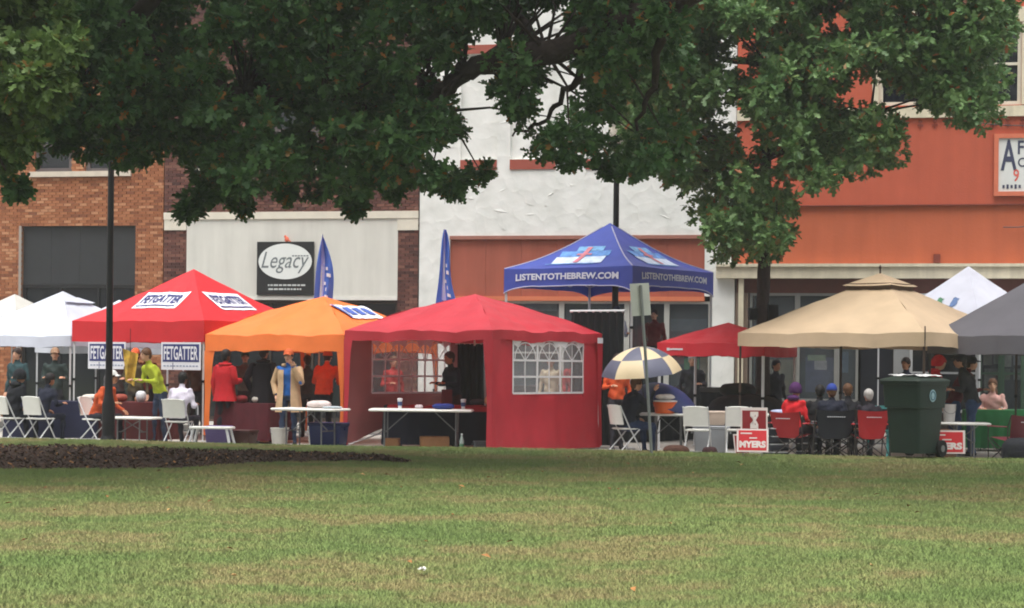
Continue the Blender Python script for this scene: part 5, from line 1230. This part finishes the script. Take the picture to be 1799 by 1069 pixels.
# ================================================================ CLUTTER AND BYSTANDERS FURTHER BACK
for px, off, rz, lab, sh, pa, hr, cp, sk, arms in (
    (205, 5.8, 20, 'bystander in grey sweater behind the two lettered signs', (112, 110, 112), (50, 54, 66), 'brown', None, 0, ('down', 'fore')),
    (258, 5.2, -30, 'bystander in dark red shirt behind the yellow vest', (120, 36, 36), (46, 46, 54), 'dark', None, 1, ('fore', 'fore')),
    (345, 6.0, 150, 'bystander in brown jacket between red and orange tents', (92, 70, 54), (48, 50, 60), 'black', None, 2, ('down', 'down')),
    (430, 6.6, 10, 'bystander in green cap and grey top behind black coat', (110, 118, 112), (60, 60, 66), 'brown', (58, 110, 76), 0, ('fore', 'down')),
    (540, 6.2, -160, 'bystander in charcoal jacket behind the orange shirt', (60, 58, 60), (44, 46, 56), 'dark', None, 1, ('down', 'fore')),
    (690, 7.0, 30, 'bystander in red top seen through the tent window', (170, 52, 50), (50, 54, 70), 'brown', None, 0, ('fore', 'down')),
    (968, 6.5, -20, 'bystander in pale top behind the clear arched window', (190, 176, 150), (60, 60, 70), 'dark', None, 1, ('down', 'down')),
    (1008, 6.0, 40, 'bystander in red shirt behind the clear arched window', (168, 48, 50), (50, 54, 70), 'brown', None, 0, ('down', 'down')),
    (1084, 3.1, 15, 'person in orange shirt half hidden behind the black curtain edge', (214, 88, 46), (50, 50, 58), 'dark', None, 0, ('fore', 'down')),
    (1216, 6.8, -10, 'bystander in dark coat behind the grey tote and cream box', (52, 52, 58), (46, 46, 52), 'grey', None, 0, ('down', 'fore')),
    (1362, 6.4, 30, 'bystander in black beside the street oak trunk', (34, 34, 40), (40, 40, 46), 'black', None, 1, ('down', 'down')),
    (1592, 5.5, -40, 'bystander in dark blue coat left of red raincoat', (40, 46, 70), (40, 42, 52), 'dark', None, 1, ('fore', 'down'))):
    person(at(px, off), R(rz), lab, sh, pa, hair=hr, cap=cp, skin=sk, pose=dict(arms=arms, stride=.07), k=random.uniform(.95, 1.02))
def on_table(px, off, z): return at(px, off, PAVE + z)
for i, (px, off, z, sz, rgb, lab) in enumerate((
    (158, 2.9, .75, (.3, .24, .12), (206, 200, 188), 'white bowl shaped bundle left of the dark pole'),
    (182, 2.7, .75, (.34, .26, .16), (204, 92, 48), 'orange bag on table beside the dark pole'),
    (212, 2.6, .75, (.24, .2, .14), (150, 74, 60), 'rust coloured bag right of the dark pole'),
    (248, 2.6, .75, (.18, .18, .2), (206, 208, 210), 'white canister on the maroon covered table'),
    (425, 3.1, .75, (.28, .22, .14), (120, 30, 36), 'maroon bag on the wine covered table'),
    (452, 3.2, .75, (.2, .2, .12), (190, 186, 176), 'pale packet on the wine covered table'),
    (862, 2.5, .79, (.24, .2, .16), (196, 150, 110), 'tan packet at the red tent corner opening'),
    (838, 2.6, .79, (.26, .18, .1), (64, 60, 62), 'dark bag on the black covered table'))):
    cushion(on_table(px, off, z), R(i * 23), sz, rgb, lab, seed=i * 1.3)
for i, (px, off, n_, lab) in enumerate(((1364, .95, 4, 'stack of dark trays with white papers right of the yard signs'), (1418, 1.5, 3, 'short stack of dark trays beside the navy camp chair'))):
    t = thing('tray_stack', lab, 'tray stack', at(px, off), R(12 - 20 * i))
    for k in range(n_):
        part('tray', t, mat('tray_dark', (38, 40, 48), .6, .1), lambda b: b.rbox((0, 0, .06 + k * .13), (.36, .3, .1), .02), True)
        part('paper', t, mat('tray_paper', (200, 202, 204), .7, .05), lambda b: b.box((.01 * k, -.01, .115 + k * .13), (.33, .28, .012), .1 * k - .1))

# ================================================================ TREES
def leafmat(name, c1, c2, rare=None, trans=.28):
    m = bpy.data.materials.new(name); m.use_nodes = True; n = m.node_tree; N = n.nodes; L = n.links; b = N['Principled BSDF']
    ge = N.new('ShaderNodeNewGeometry'); ra = N.new('ShaderNodeValToRGB'); L.new(ge.outputs['Random Per Island'], ra.inputs['Fac']); e = ra.color_ramp.elements
    e[0].position = 0; e[0].color = (*lin(c1), 1); e[1].position = .96; e[1].color = (*lin(c2), 1)
    if rare: x = e.new(.985); x.color = (*lin(rare), 1); ra.color_ramp.elements[2].position = .985
    L.new(ra.outputs[0], b.inputs['Base Color']); b.inputs['Roughness'].default_value = .5; b.inputs['Specular IOR Level'].default_value = .35
    t = N.new('ShaderNodeBsdfTranslucent'); L.new(ra.outputs[0], t.inputs['Color']); mx = N.new('ShaderNodeMixShader'); mx.inputs[0].default_value = trans
    L.new(b.outputs[0], mx.inputs[1]); L.new(t.outputs[0], mx.inputs[2]); L.new(mx.outputs[0], N['Material Output'].inputs['Surface'])
    return m
LOBE = np.array([(0, 0, 0), (.22, .26, .03), (.34, .09, 0), (.55, .36, .04), (.68, .11, 0), (.86, .2, .02), (1, 0, -.04), (.86, -.2, .02), (.68, -.11, 0), (.55, -.36, .04), (.34, -.09, 0), (.22, -.26, .03)])
LOBE_F = [(0, 1, 2, 10), (0, 10, 11), (2, 3, 4, 8), (2, 8, 9, 10), (4, 5, 6, 7, 8)]
DIAM = np.array([(0, 0, 0), (.5, .38, .05), (1, 0, -.05), (.5, -.38, .05)]); DIAM_F = [(0, 1, 2, 3)]
def unit(a): return a / np.maximum(1e-9, np.linalg.norm(a, axis=-1, keepdims=True))
def leaves(name, parent, m, clumps, tufts, per, size, tmpl=LOBE, faces=LOBE_F, seed=1, droop=.35):
    """clumps: (x, y, z, r); each holds twig ends, each twig end a star of leaves"""
    g = np.random.default_rng(seed); C = np.array(clumps, float); n = len(C)
    v = unit(g.normal(size=(n, tufts, 3))); rad = g.random((n, tufts, 1)) ** .45
    tc = C[:, None, :3] + v * rad * C[:, None, 3:4] * np.array([1.1, 1.1, .8]); out = v.reshape(-1, 3); tc = tc.reshape(-1, 3)
    d = unit(out[:, None, :] * .7 + g.normal(size=(len(tc), per, 3)) * .9 + np.array([0, 0, -droop]))
    nn = unit(np.array([0, 0, 1.]) + g.normal(size=d.shape) * .55); s = unit(np.cross(nn, d)); nn = np.cross(d, s)
    base = tc[:, None, :] + d * .02; sz = size * g.uniform(.7, 1.25, size=(len(tc), per, 1))
    P_ = base[:, :, None, :] + sz[:, :, None, :] * (tmpl[:, 0][:, None] * d[:, :, None, :] + tmpl[:, 1][:, None] * s[:, :, None, :] + tmpl[:, 2][:, None] * nn[:, :, None, :])
    nl = len(tc) * per; T = len(tmpl); co = P_.reshape(-1, 3)
    lo = np.concatenate([np.array(f) for f in faces]); fl_ = np.array([len(f) for f in faces])
    loops = (np.arange(nl)[:, None] * T + lo[None]).ravel(); tot = np.tile(fl_, nl); st = np.concatenate([[0], np.cumsum(tot)[:-1]])
    me = bpy.data.meshes.new(name); me.vertices.add(len(co)); me.vertices.foreach_set('co', co.ravel()); me.loops.add(len(loops)); me.loops.foreach_set('vertex_index', loops.astype(np.int32))
    me.polygons.add(len(tot)); me.polygons.foreach_set('loop_start', st.astype(np.int32)); me.polygons.foreach_set('loop_total', tot.astype(np.int32)); me.update(calc_edges=True); me.materials.append(m)
    return link(name, me, parent)
BARK = mat('oak_bark', (58, 48, 44), .95, .25, scale=14, bump=.9, bscale=22)
def branchy(pts, r, b, wob=.03):
    out = []; rr = []
    for i in range(len(pts) - 1):
        for k in range(6):
            f = k / 6; out.append(pts[i].lerp(pts[i + 1], f) + Vector((random.gauss(0, wob), random.gauss(0, wob), random.gauss(0, wob)))); rr.append((r[i] + (r[i + 1] - r[i]) * f) * random.uniform(.95, 1.05))
    out.append(pts[-1]); rr.append(r[-1]); b.tube(out, rr, 10)
def pick(region, n, bottom, gaps, dr, rpx, top=-70, seed=3, keep=None):
    g = random.Random(seed); out = []
    x0, x1 = region; tries = 0
    while len(out) < n and tries < n * 60:
        tries += 1; x = g.uniform(x0, x1); bt_ = float(np.interp(x, *zip(*bottom))); y = g.uniform(top, bt_); r = g.uniform(*rpx)
        if y + r * .8 > float(min(np.interp(x - r * .5, *zip(*bottom)), np.interp(x + r * .5, *zip(*bottom)), bt_)): continue
        if any(((x - a) / (c + r * .8)) ** 2 + ((y - b_) / (e + r * .8)) ** 2 < 1 for a, b_, c, e in gaps): continue
        d = g.uniform(*dr); p = P(x, y, d); out.append((p.x, p.y, p.z, r * d / F))
    return out
def blob(cx, cy, cz, rx, ry, rz, n, r=(.5, .9), seed=5):
    g = random.Random(seed); out = []
    while len(out) < n:
        x, y, z = (g.uniform(-1, 1) for _ in range(3)); q = x * x + y * y + z * z
        if q > 1 or q < .12: continue
        out.append((cx + x * rx, cy + y * ry, cz + z * rz, g.uniform(*r)))
    return out
def twigs(name, t, clumps, nodes, n, seed):
    g = random.Random(seed); b = MB()
    for c in g.sample(clumps, min(n, len(clumps))):
        p = Vector(c[:3]); q = min(nodes, key=lambda m_: (m_ - p).length); mid = q.lerp(p, .5) + Vector((g.gauss(0, .12), g.gauss(0, .12), .12))
        b.tube([q, q.lerp(mid, .5), mid, p], [.03, .024, .017, .006], 5)
    b.build(name, BARK, t, True)['kind'] = 'stuff'
GAPS = [(857, 75, 26, 16), (955, 35, 20, 20), (983, 70, 16, 14), (987, 118, 26, 16), (835, 140, 30, 20), (816, 180, 22, 24), (862, 205, 26, 20), (1100, 212, 14, 30), (1146, 133, 14, 8), (751, 122, 18, 14), (960, 160, 20, 12), (800, 270, 50, 14), (905, 232, 14, 10), (1010, 160, 14, 12), (1180, 190, 16, 12), (1210, 140, 10, 10), (700, 70, 10, 8), (415, 105, 8, 8)]
BOT = [(-120, 300), (0, 300), (50, 290), (70, 262), (130, 275), (200, 295), (240, 292), (285, 282), (300, 240), (316, 340), (330, 392), (400, 352), (440, 382), (480, 338), (560, 352), (600, 348), (625, 388), (660, 350), (740, 338), (790, 352), (850, 335), (880, 285), (960, 275), (1010, 300), (1060, 308), (1120, 320), (1200, 330)]
# left oak: trunk just outside the frame
oak = thing('oak_tree', 'large dark oak overhanging from the left, limb sloping down', 'tree', G(-260, 830))
o0 = oak.location.copy()
lp = [Vector((o0.x, o0.y, 0)), Vector((o0.x + .1, o0.y, 2.2)), Vector((o0.x + .3, o0.y - .5, 4.2)), P(-40, 70, 26.5), P(180, 92, 26.2), P(310, 140, 26), P(430, 168, 26), P(560, 196, 26.4), P(690, 190, 27.2), P(770, 150, 28)]
L0 = [p - o0 for p in lp]
def sub(cl, o): return [(c[0] - o.x, c[1] - o.y, c[2] - o.z, c[3]) for c in cl]
b = MB(); branchy(L0[:3], [.42, .36, .32], b, .02); branchy([L0[2], L0[2] + Vector((-1, .5, 3)), L0[2] + Vector((-1.4, .3, 6))], [.28, .2, .08], b); b.ell(L0[2], (.37, .37, .42), 12, 8); b.build('trunk', BARK, oak, True)
b = MB(); branchy(L0[2:], [.3, .2, .15, .13, .115, .1, .08, .04], b, .02)
b.build('limb', BARK, oak, True); b = MB(); branchy([L0[4], P(250, 20, 24.5) - o0, P(330, -120, 23) - o0, P(380, -300, 22) - o0], [.14, .12, .1, .05], b); b.build('limb', BARK, oak, True); b = MB(); branchy([L0[6], P(520, 100, 27) - o0, P(620, -40, 28) - o0], [.08, .06, .03], b); b.build('limb', BARK, oak, True); b = MB(); branchy([L0[3], P(150, 180, 25) - o0, P(230, 230, 25) - o0], [.07, .05, .02], b)
b.build('limb', BARK, oak, True)
cl = pick((-60, 720), 410, BOT, GAPS, (23.5, 29.5), (26, 46), seed=3); cl += [(*P(x, y, d), r * d / F) for x, y, r, d in ((332, 372, 15, 25.2), (348, 350, 22, 25.4), (372, 335, 24, 25.6), (428, 362, 17, 26), (418, 340, 22, 26), (500, 335, 17, 26.5), (626, 366, 14, 26.4), (618, 344, 20, 26.5), (560, 340, 16, 27), (690, 332, 17, 27), (255, 268, 18, 25), (270, 245, 20, 25), (110, 252, 18, 25), (150, 262, 16, 25.2), (212, 275, 16, 25.5), (30, 330, 15, 21))]; cl = sub(cl, o0)
DK = leafmat('oak_leaves_shaded', (58, 92, 54), (92, 128, 74), (160, 108, 56), .34)  # leaf colour kept darker to carry the shade of the backlit crowns
leaves('crown', oak, DK, cl, 15, 8, .15, seed=21); twigs('twigs', oak, cl, [p for p in L0[3:]], 90, 4)
up = sub(blob(-6.5, 23, 9.4, 7.5, 6.0, 2.8, 150, seed=8), o0); up = [c for c in up if c[2] + o0.z > EYE + 720 / F * (c[1] + o0.y)]  # unseen leaves above the frame, added to shade the crown below
leaves('unseen_upper_crown', oak, DK, up, 26, 7, .22, DIAM, DIAM_F, seed=22)
near = sub(pick((-90, 118), 85, [(-120, 345), (-20, 345), (40, 335), (52, 275), (95, 250), (120, 150), (155, 100), (170, 20)], [], (19, 22), (26, 40), seed=9), o0)
NL = leafmat('oak_leaves_skylit', (72, 98, 50), (118, 142, 80), (150, 110, 60))  # lighter copy of this oak's leaf colour, with sky light painted in
leaves('near_bough', oak, NL, near, 15, 9, .14, seed=23); twigs('twigs', oak, near, [P(-120, 60, 21) - o0, P(0, 100, 20.5) - o0, P(-20, 220, 20.5) - o0], 30, 5)
b = MB(); branchy([L0[2], P(-200, 0, 23) - o0, P(-120, 60, 21) - o0, P(0, 100, 20.5) - o0, P(60, 90, 20.2) - o0], [.14, .1, .07, .04, .02], b); b.build('limb', BARK, oak, True); b = MB(); branchy([P(-120, 60, 21) - o0, P(-20, 220, 20.5) - o0, P(10, 300, 20.5) - o0], [.05, .03, .01], b); b.build('limb', BARK, oak, True)

# second oak: trunk outside the frame to the right, a heavy limb reaching in from above
ok2 = thing('oak_tree', 'large oak whose thick curved limb crosses the white building', 'tree', G(2150, 860)); o2 = ok2.location.copy()
lp = [Vector((o2.x, o2.y, 0)), Vector((o2.x - .1, o2.y, 2.5)), Vector((o2.x - .3, o2.y, 4.6)), P(1750, -230, 23), P(1420, -150, 23.5), P(1180, 0, 24), P(1060, 62, 24.3), P(960, 92, 24.6), P(880, 100, 25), P(815, 128, 25.2), P(778, 160, 25.4), P(730, 200, 25.8)]
L2 = [p - o2 for p in lp]
b = MB(); branchy(L2[:3], [.45, .4, .36], b, .02); branchy([L2[2], L2[2] + Vector((.6, .3, 3)), L2[2] + Vector((.8, .2, 6))], [.3, .2, .08], b); b.ell(L2[2], (.41, .41, .46), 12, 8); b.build('trunk', BARK, ok2, True)
b = MB(); branchy(L2[2:], [.34, .28, .24, .2, .18, .165, .15, .13, .1, .04], b, .015)
b.build('limb', BARK, ok2, True); b = MB(); branchy([L2[7], P(900, 20, 26) - o2, P(860, -90, 27) - o2], [.1, .07, .03], b); b.build('limb', BARK, ok2, True); b = MB(); branchy([L2[6], P(1010, 150, 25.5) - o2, P(960, 210, 26) - o2, P(900, 240, 26) - o2], [.07, .05, .03, .015], b); b.build('limb', BARK, ok2, True); b = MB(); branchy([L2[5], P(1150, 140, 25) - o2, P(1120, 230, 25.5) - o2], [.08, .05, .02], b)
b.build('limb', BARK, ok2, True)
cl = sub(pick((690, 1190), 205, BOT, GAPS, (23.5, 28.5), (24, 42), seed=13) + [(*P(x, y, d), r * d / F) for x, y, r, d in ((782, 330, 16, 26), (800, 312, 20, 26), (846, 305, 16, 26.4), (1000, 282, 16, 26), (1075, 298, 18, 26.5), (1110, 300, 16, 26.2))], o2)
leaves('crown', ok2, DK, cl, 15, 8, .145, seed=31); twigs('twigs', ok2, cl, L2[5:], 70, 6)
up = sub(blob(5.5, 21.5, 9.4, 7, 5.5, 2.8, 120, seed=18), o2); up = [c for c in up if c[2] + o2.z > EYE + 720 / F * (c[1] + o2.y)]  # second out-of-view leaf mass, added overhead for its shade
leaves('unseen_upper_crown', ok2, DK, up, 26, 7, .22, DIAM, DIAM_F, seed=32)

# street oak: the straight thin trunk behind the tan gazebo
p3 = at(1342, 6.0); ok3 = thing('street_oak', 'green street oak with thin straight trunk behind tan gazebo', 'tree', p3); d3 = p3.y
tr3 = [P(1342, 900, d3), P(1341, 560, d3), P(1343, 440, d3), P(1345, 280, d3), P(1352, 120, d3), P(1350, -60, d3), P(1345, -260, d3)]
tr3[0] = Vector((p3.x, p3.y, PAVE)); L3 = [p - p3 for p in tr3]
b = MB(); branchy(L3, [.15, .125, .12, .11, .1, .08, .03], b, .006); b.build('trunk', BARK, ok3, True)
for st_, ends in ((3, [(1240, 300, -.6), (1200, 280, -.9)]), (3, [(1430, 250, -.8), (1530, 250, -1)]), (4, [(1480, 60, .5), (1640, 90, .3), (1720, 140, 0)]), (4, [(1230, 90, -.5), (1130, 120, -.8)]), (5, [(1500, -100, -1), (1640, -60, -1.2)]), (2, [(1300, 400, -.4), (1280, 430, -.6)]), (5, [(1200, -120, .8), (1080, -100, 1)])):
    b = MB(); pts = [L3[st_]] + [P(x, y, d3 + q) - p3 for x, y, q in ends]; branchy(pts, [.07, .045, .02, .012][:len(pts)], b, .03); b.build('limb', BARK, ok3, True)
RB = [(1080, 285), (1120, 300), (1160, 318), (1200, 350), (1235, 420), (1265, 470), (1380, 470), (1398, 370), (1440, 358), (1500, 318), (1580, 312), (1600, 262), (1620, 222), (1680, 222), (1700, 252), (1748, 248), (1768, 120), (1800, 20)]
RG = [(1300, 95, 10, 26), (1470, 42, 12, 8), (1565, 160, 10, 8), (1290, 200, 8, 10), (1600, 200, 26, 8), (1495, 165, 12, 6), (1400, 330, 10, 12), (1335, 270, 6, 8)]
cl = sub(pick((1090, 1765), 620, RB, RG, (d3 - 3.6, d3 + 1.2), (26, 44), seed=15), p3)
MG = leafmat('oak_leaves_green', (76, 110, 64), (118, 148, 90), (160, 96, 52), .34)
leaves('crown', ok3, MG, cl, 14, 8, .16, seed=41); twigs('twigs', ok3, cl, L3[2:] + [P(1530, 200, d3) - p3, P(1640, 90, d3) - p3, P(1200, 250, d3) - p3], 80, 7)
up = sub(blob(4.6, d3, 10.2, 4.5, 3.5, 2.2, 130, seed=28), p3); up = [c for c in up if c[2] + p3.z > EYE + 700 / F * (c[1] + p3.y)]  # unseen top of the street oak, added above the view to shade
leaves('unseen_upper_crown', ok3, MG, up, 24, 7, .22, DIAM, DIAM_F, seed=42)
for px, lab, sz in ((1322, 'small black box fixed left of the street oak trunk', (.16, .16, .24)), (1357, 'larger black box fixed right of the street oak trunk', (.2, .2, .36))):
    pp = P(px, 552, d3); t = thing('speaker_box', lab, 'speaker', (pp.x, pp.y - .02, pp.z - sz[2] / 2), R(8))
    part('cabinet', t, BLACK, lambda b: b.rbox((0, 0, sz[2] / 2), sz, .02), True); part('grille', t, RUBBER, lambda b: b.box((0, -sz[1] / 2 - .004, sz[2] / 2), (sz[0] * .8, .01, sz[2] * .8))); part('bracket', t, STEEL, lambda b: b.bar((0, 0, sz[2] / 2), ((p3.x - pp.x) * .8, 0.02, sz[2] / 2), .03))

# ================================================================ GRASS
BL, ra_, nt_ = noise_ground('grass_blades', GRASS_STOPS, .55, stretch=(.8, 1, 1), rough=.7, bump=0)
def soften(nt_):
    N, L = nt_.nodes, nt_.links; b = N['Principled BSDF']; ge = N.new('ShaderNodeNewGeometry')
    s1 = N.new('ShaderNodeVectorMath'); s1.operation = 'SCALE'; s1.inputs['Scale'].default_value = .35; L.new(ge.outputs['Normal'], s1.inputs[0])
    ad = N.new('ShaderNodeVectorMath'); ad.operation = 'ADD'; ad.inputs[1].default_value = (0, 0, .75); L.new(s1.outputs[0], ad.inputs[0]); nm = N.new('ShaderNodeVectorMath'); nm.operation = 'NORMALIZE'; L.new(ad.outputs[0], nm.inputs[0])
    L.new(nm.outputs[0], b.inputs['Normal'])
    mr = N.new('ShaderNodeMapRange'); mr.inputs['To Min'].default_value = .88; mr.inputs['To Max'].default_value = 1.1; L.new(ge.outputs['Random Per Island'], mr.inputs['Value'])
    vm = N.new('ShaderNodeVectorMath'); vm.operation = 'SCALE'; L.new(ra_.outputs[0], vm.inputs[0]); L.new(mr.outputs[0], vm.inputs['Scale']); L.new(vm.outputs[0], b.inputs['Base Color'])
soften(nt_)
def grass():
    g = np.random.default_rng(77); xs, ys = [], []
    for y0, y1, den in ((9.5, 14, 3600), (14, 19, 2600), (19, 25, 1700), (25, 33.5, 1150)):
        hw = y1 * .2726 + 2.2; n = int((y1 - y0) * 2 * hw * den); xs.append(g.uniform(-hw, hw, n)); ys.append(g.uniform(y0, y1, n))
    # a denser fringe along the far edge
    n = 9000; fx = g.uniform(-12, 11, n); xs.append(fx); ys.append(edge_y(fx) - g.random(n) * .12)
    x, y = np.concatenate(xs), np.concatenate(ys); ok = y < edge_y(x) - .005; x, y = x[ok], y[ok]
    # pixels, to leave the mulch bed bare
    X, Zd = x / y, -EYE / y; u = X * cr + Zd * sr; v = -X * sr + Zd * cr; px = u * F + CX; py = HY - v * F
    t_ = np.interp(px, *zip(*bt)); q_ = np.interp(px, *zip(*bb)); jit = g.normal(0, .6, len(px)); inb = (py + jit > t_ + .5) & (py + jit < q_ - .5) & (px < 720)
    x, y = x[~inb], y[~inb]; n = len(x)
    z = .012 * np.sin(x * .7 + 1) * np.sin(y * .45) - .014
    a = g.uniform(0, 2 * math.pi, n); wv = .0024 + .00018 * y; hh = g.uniform(.012, .03, n) * (1 + .5 * (g.random(n) < .06)); ln_ = g.normal(0, .55, (n, 2)) * hh[:, None]
    dx, dy = np.cos(a) * wv, np.sin(a) * wv
    co = np.empty((n, 3, 3)); co[:, 0] = np.stack([x - dx, y - dy, z], 1); co[:, 1] = np.stack([x + dx, y + dy, z], 1); co[:, 2] = np.stack([x + ln_[:, 0], y + ln_[:, 1], z + hh], 1)
    me = bpy.data.meshes.new('grass'); me.vertices.add(3 * n); me.vertices.foreach_set('co', co.ravel()); me.loops.add(3 * n); me.loops.foreach_set('vertex_index', np.arange(3 * n, dtype=np.int32))
    me.polygons.add(n); me.polygons.foreach_set('loop_start', np.arange(0, 3 * n, 3, dtype=np.int32)); me.polygons.foreach_set('loop_total', np.full(n, 3, np.int32)); me.update(calc_edges=True); me.materials.append(BL)
    tag(link('grass', me), 'short mown green and straw coloured grass covering the lawn', 'grass', kind='stuff'); return n
ng = grass()
fl = MB()
for k in range(60):
    p = G(random.uniform(-40, 1840), 640 + 165 / random.uniform(.39, 1.02)); a = random.uniform(0, 6.28); l = random.uniform(.02, .045); d = Vector((math.cos(a), math.sin(a), .2)) * l; s_ = Vector((-math.sin(a), math.cos(a), random.uniform(-.3, .3))) * l * .5
    p.z = .02 + random.uniform(0, .008)
    if p.y > edge_y(p.x) - .1: continue
    fl.add([p - d, p - s_ + Vector((0, 0, .012)), p + d, p + s_ + Vector((0, 0, .008))], [(0, 1, 2), (0, 2, 3)], k % 3)
tag(fl.build('fallen_leaves', [mat('dead_leaf_a', (150, 106, 62), .8, .1, island=.3), mat('dead_leaf_b', (120, 74, 44), .8, .1, island=.3), mat('dead_leaf_c', (176, 140, 92), .8, .1, island=.3)]), 'scattered brown fallen leaves lying on the lawn', 'leaves', kind='stuff')
p = G(741, 1008); t = thing('litter', 'crumpled white scrap of litter on the near lawn', 'litter', (p.x, p.y, .012), R(20)); t.scale = (.75, .75, .6)
part('scrap', t, mat('scrap_white', (216, 214, 210), .7, .05), lambda b: b.grid(lambda u, v: Vector(((u - .5) * .07, (v - .5) * .05, .03 + .012 * nz(u * 5, v * 5, 3) + .01 * math.sin(u * 7))), 8, 6), True)
part('fold', t, MATS['scrap_white'], lambda b: b.grid(lambda u, v: Vector(((u - .3) * .05, (v - .2) * .04, .042 + .012 * math.sin(u * 5 + v * 4))), 6, 5), True)
# ==== HAZE: thin drizzle in the air
hz = bpy.data.materials.new('drizzle_air'); hz.use_nodes = True; n = hz.node_tree; n.nodes.remove(n.nodes['Principled BSDF'])
pv = n.nodes.new('ShaderNodeVolumePrincipled'); pv.inputs['Color'].default_value = (.93, .95, .97, 1); pv.inputs['Density'].default_value = .0008; pv.inputs['Anisotropy'].default_value = .2
n.links.new(pv.outputs[0], n.nodes['Material Output'].inputs['Volume'])
b = MB(); b.box((0, 22, 6.4), (150, 116, 15.5)); tag(b.build('haze', hz), kind='stuff')
scene.cycles.volume_bounces = 1; scene.cycles.volume_step_rate = 8
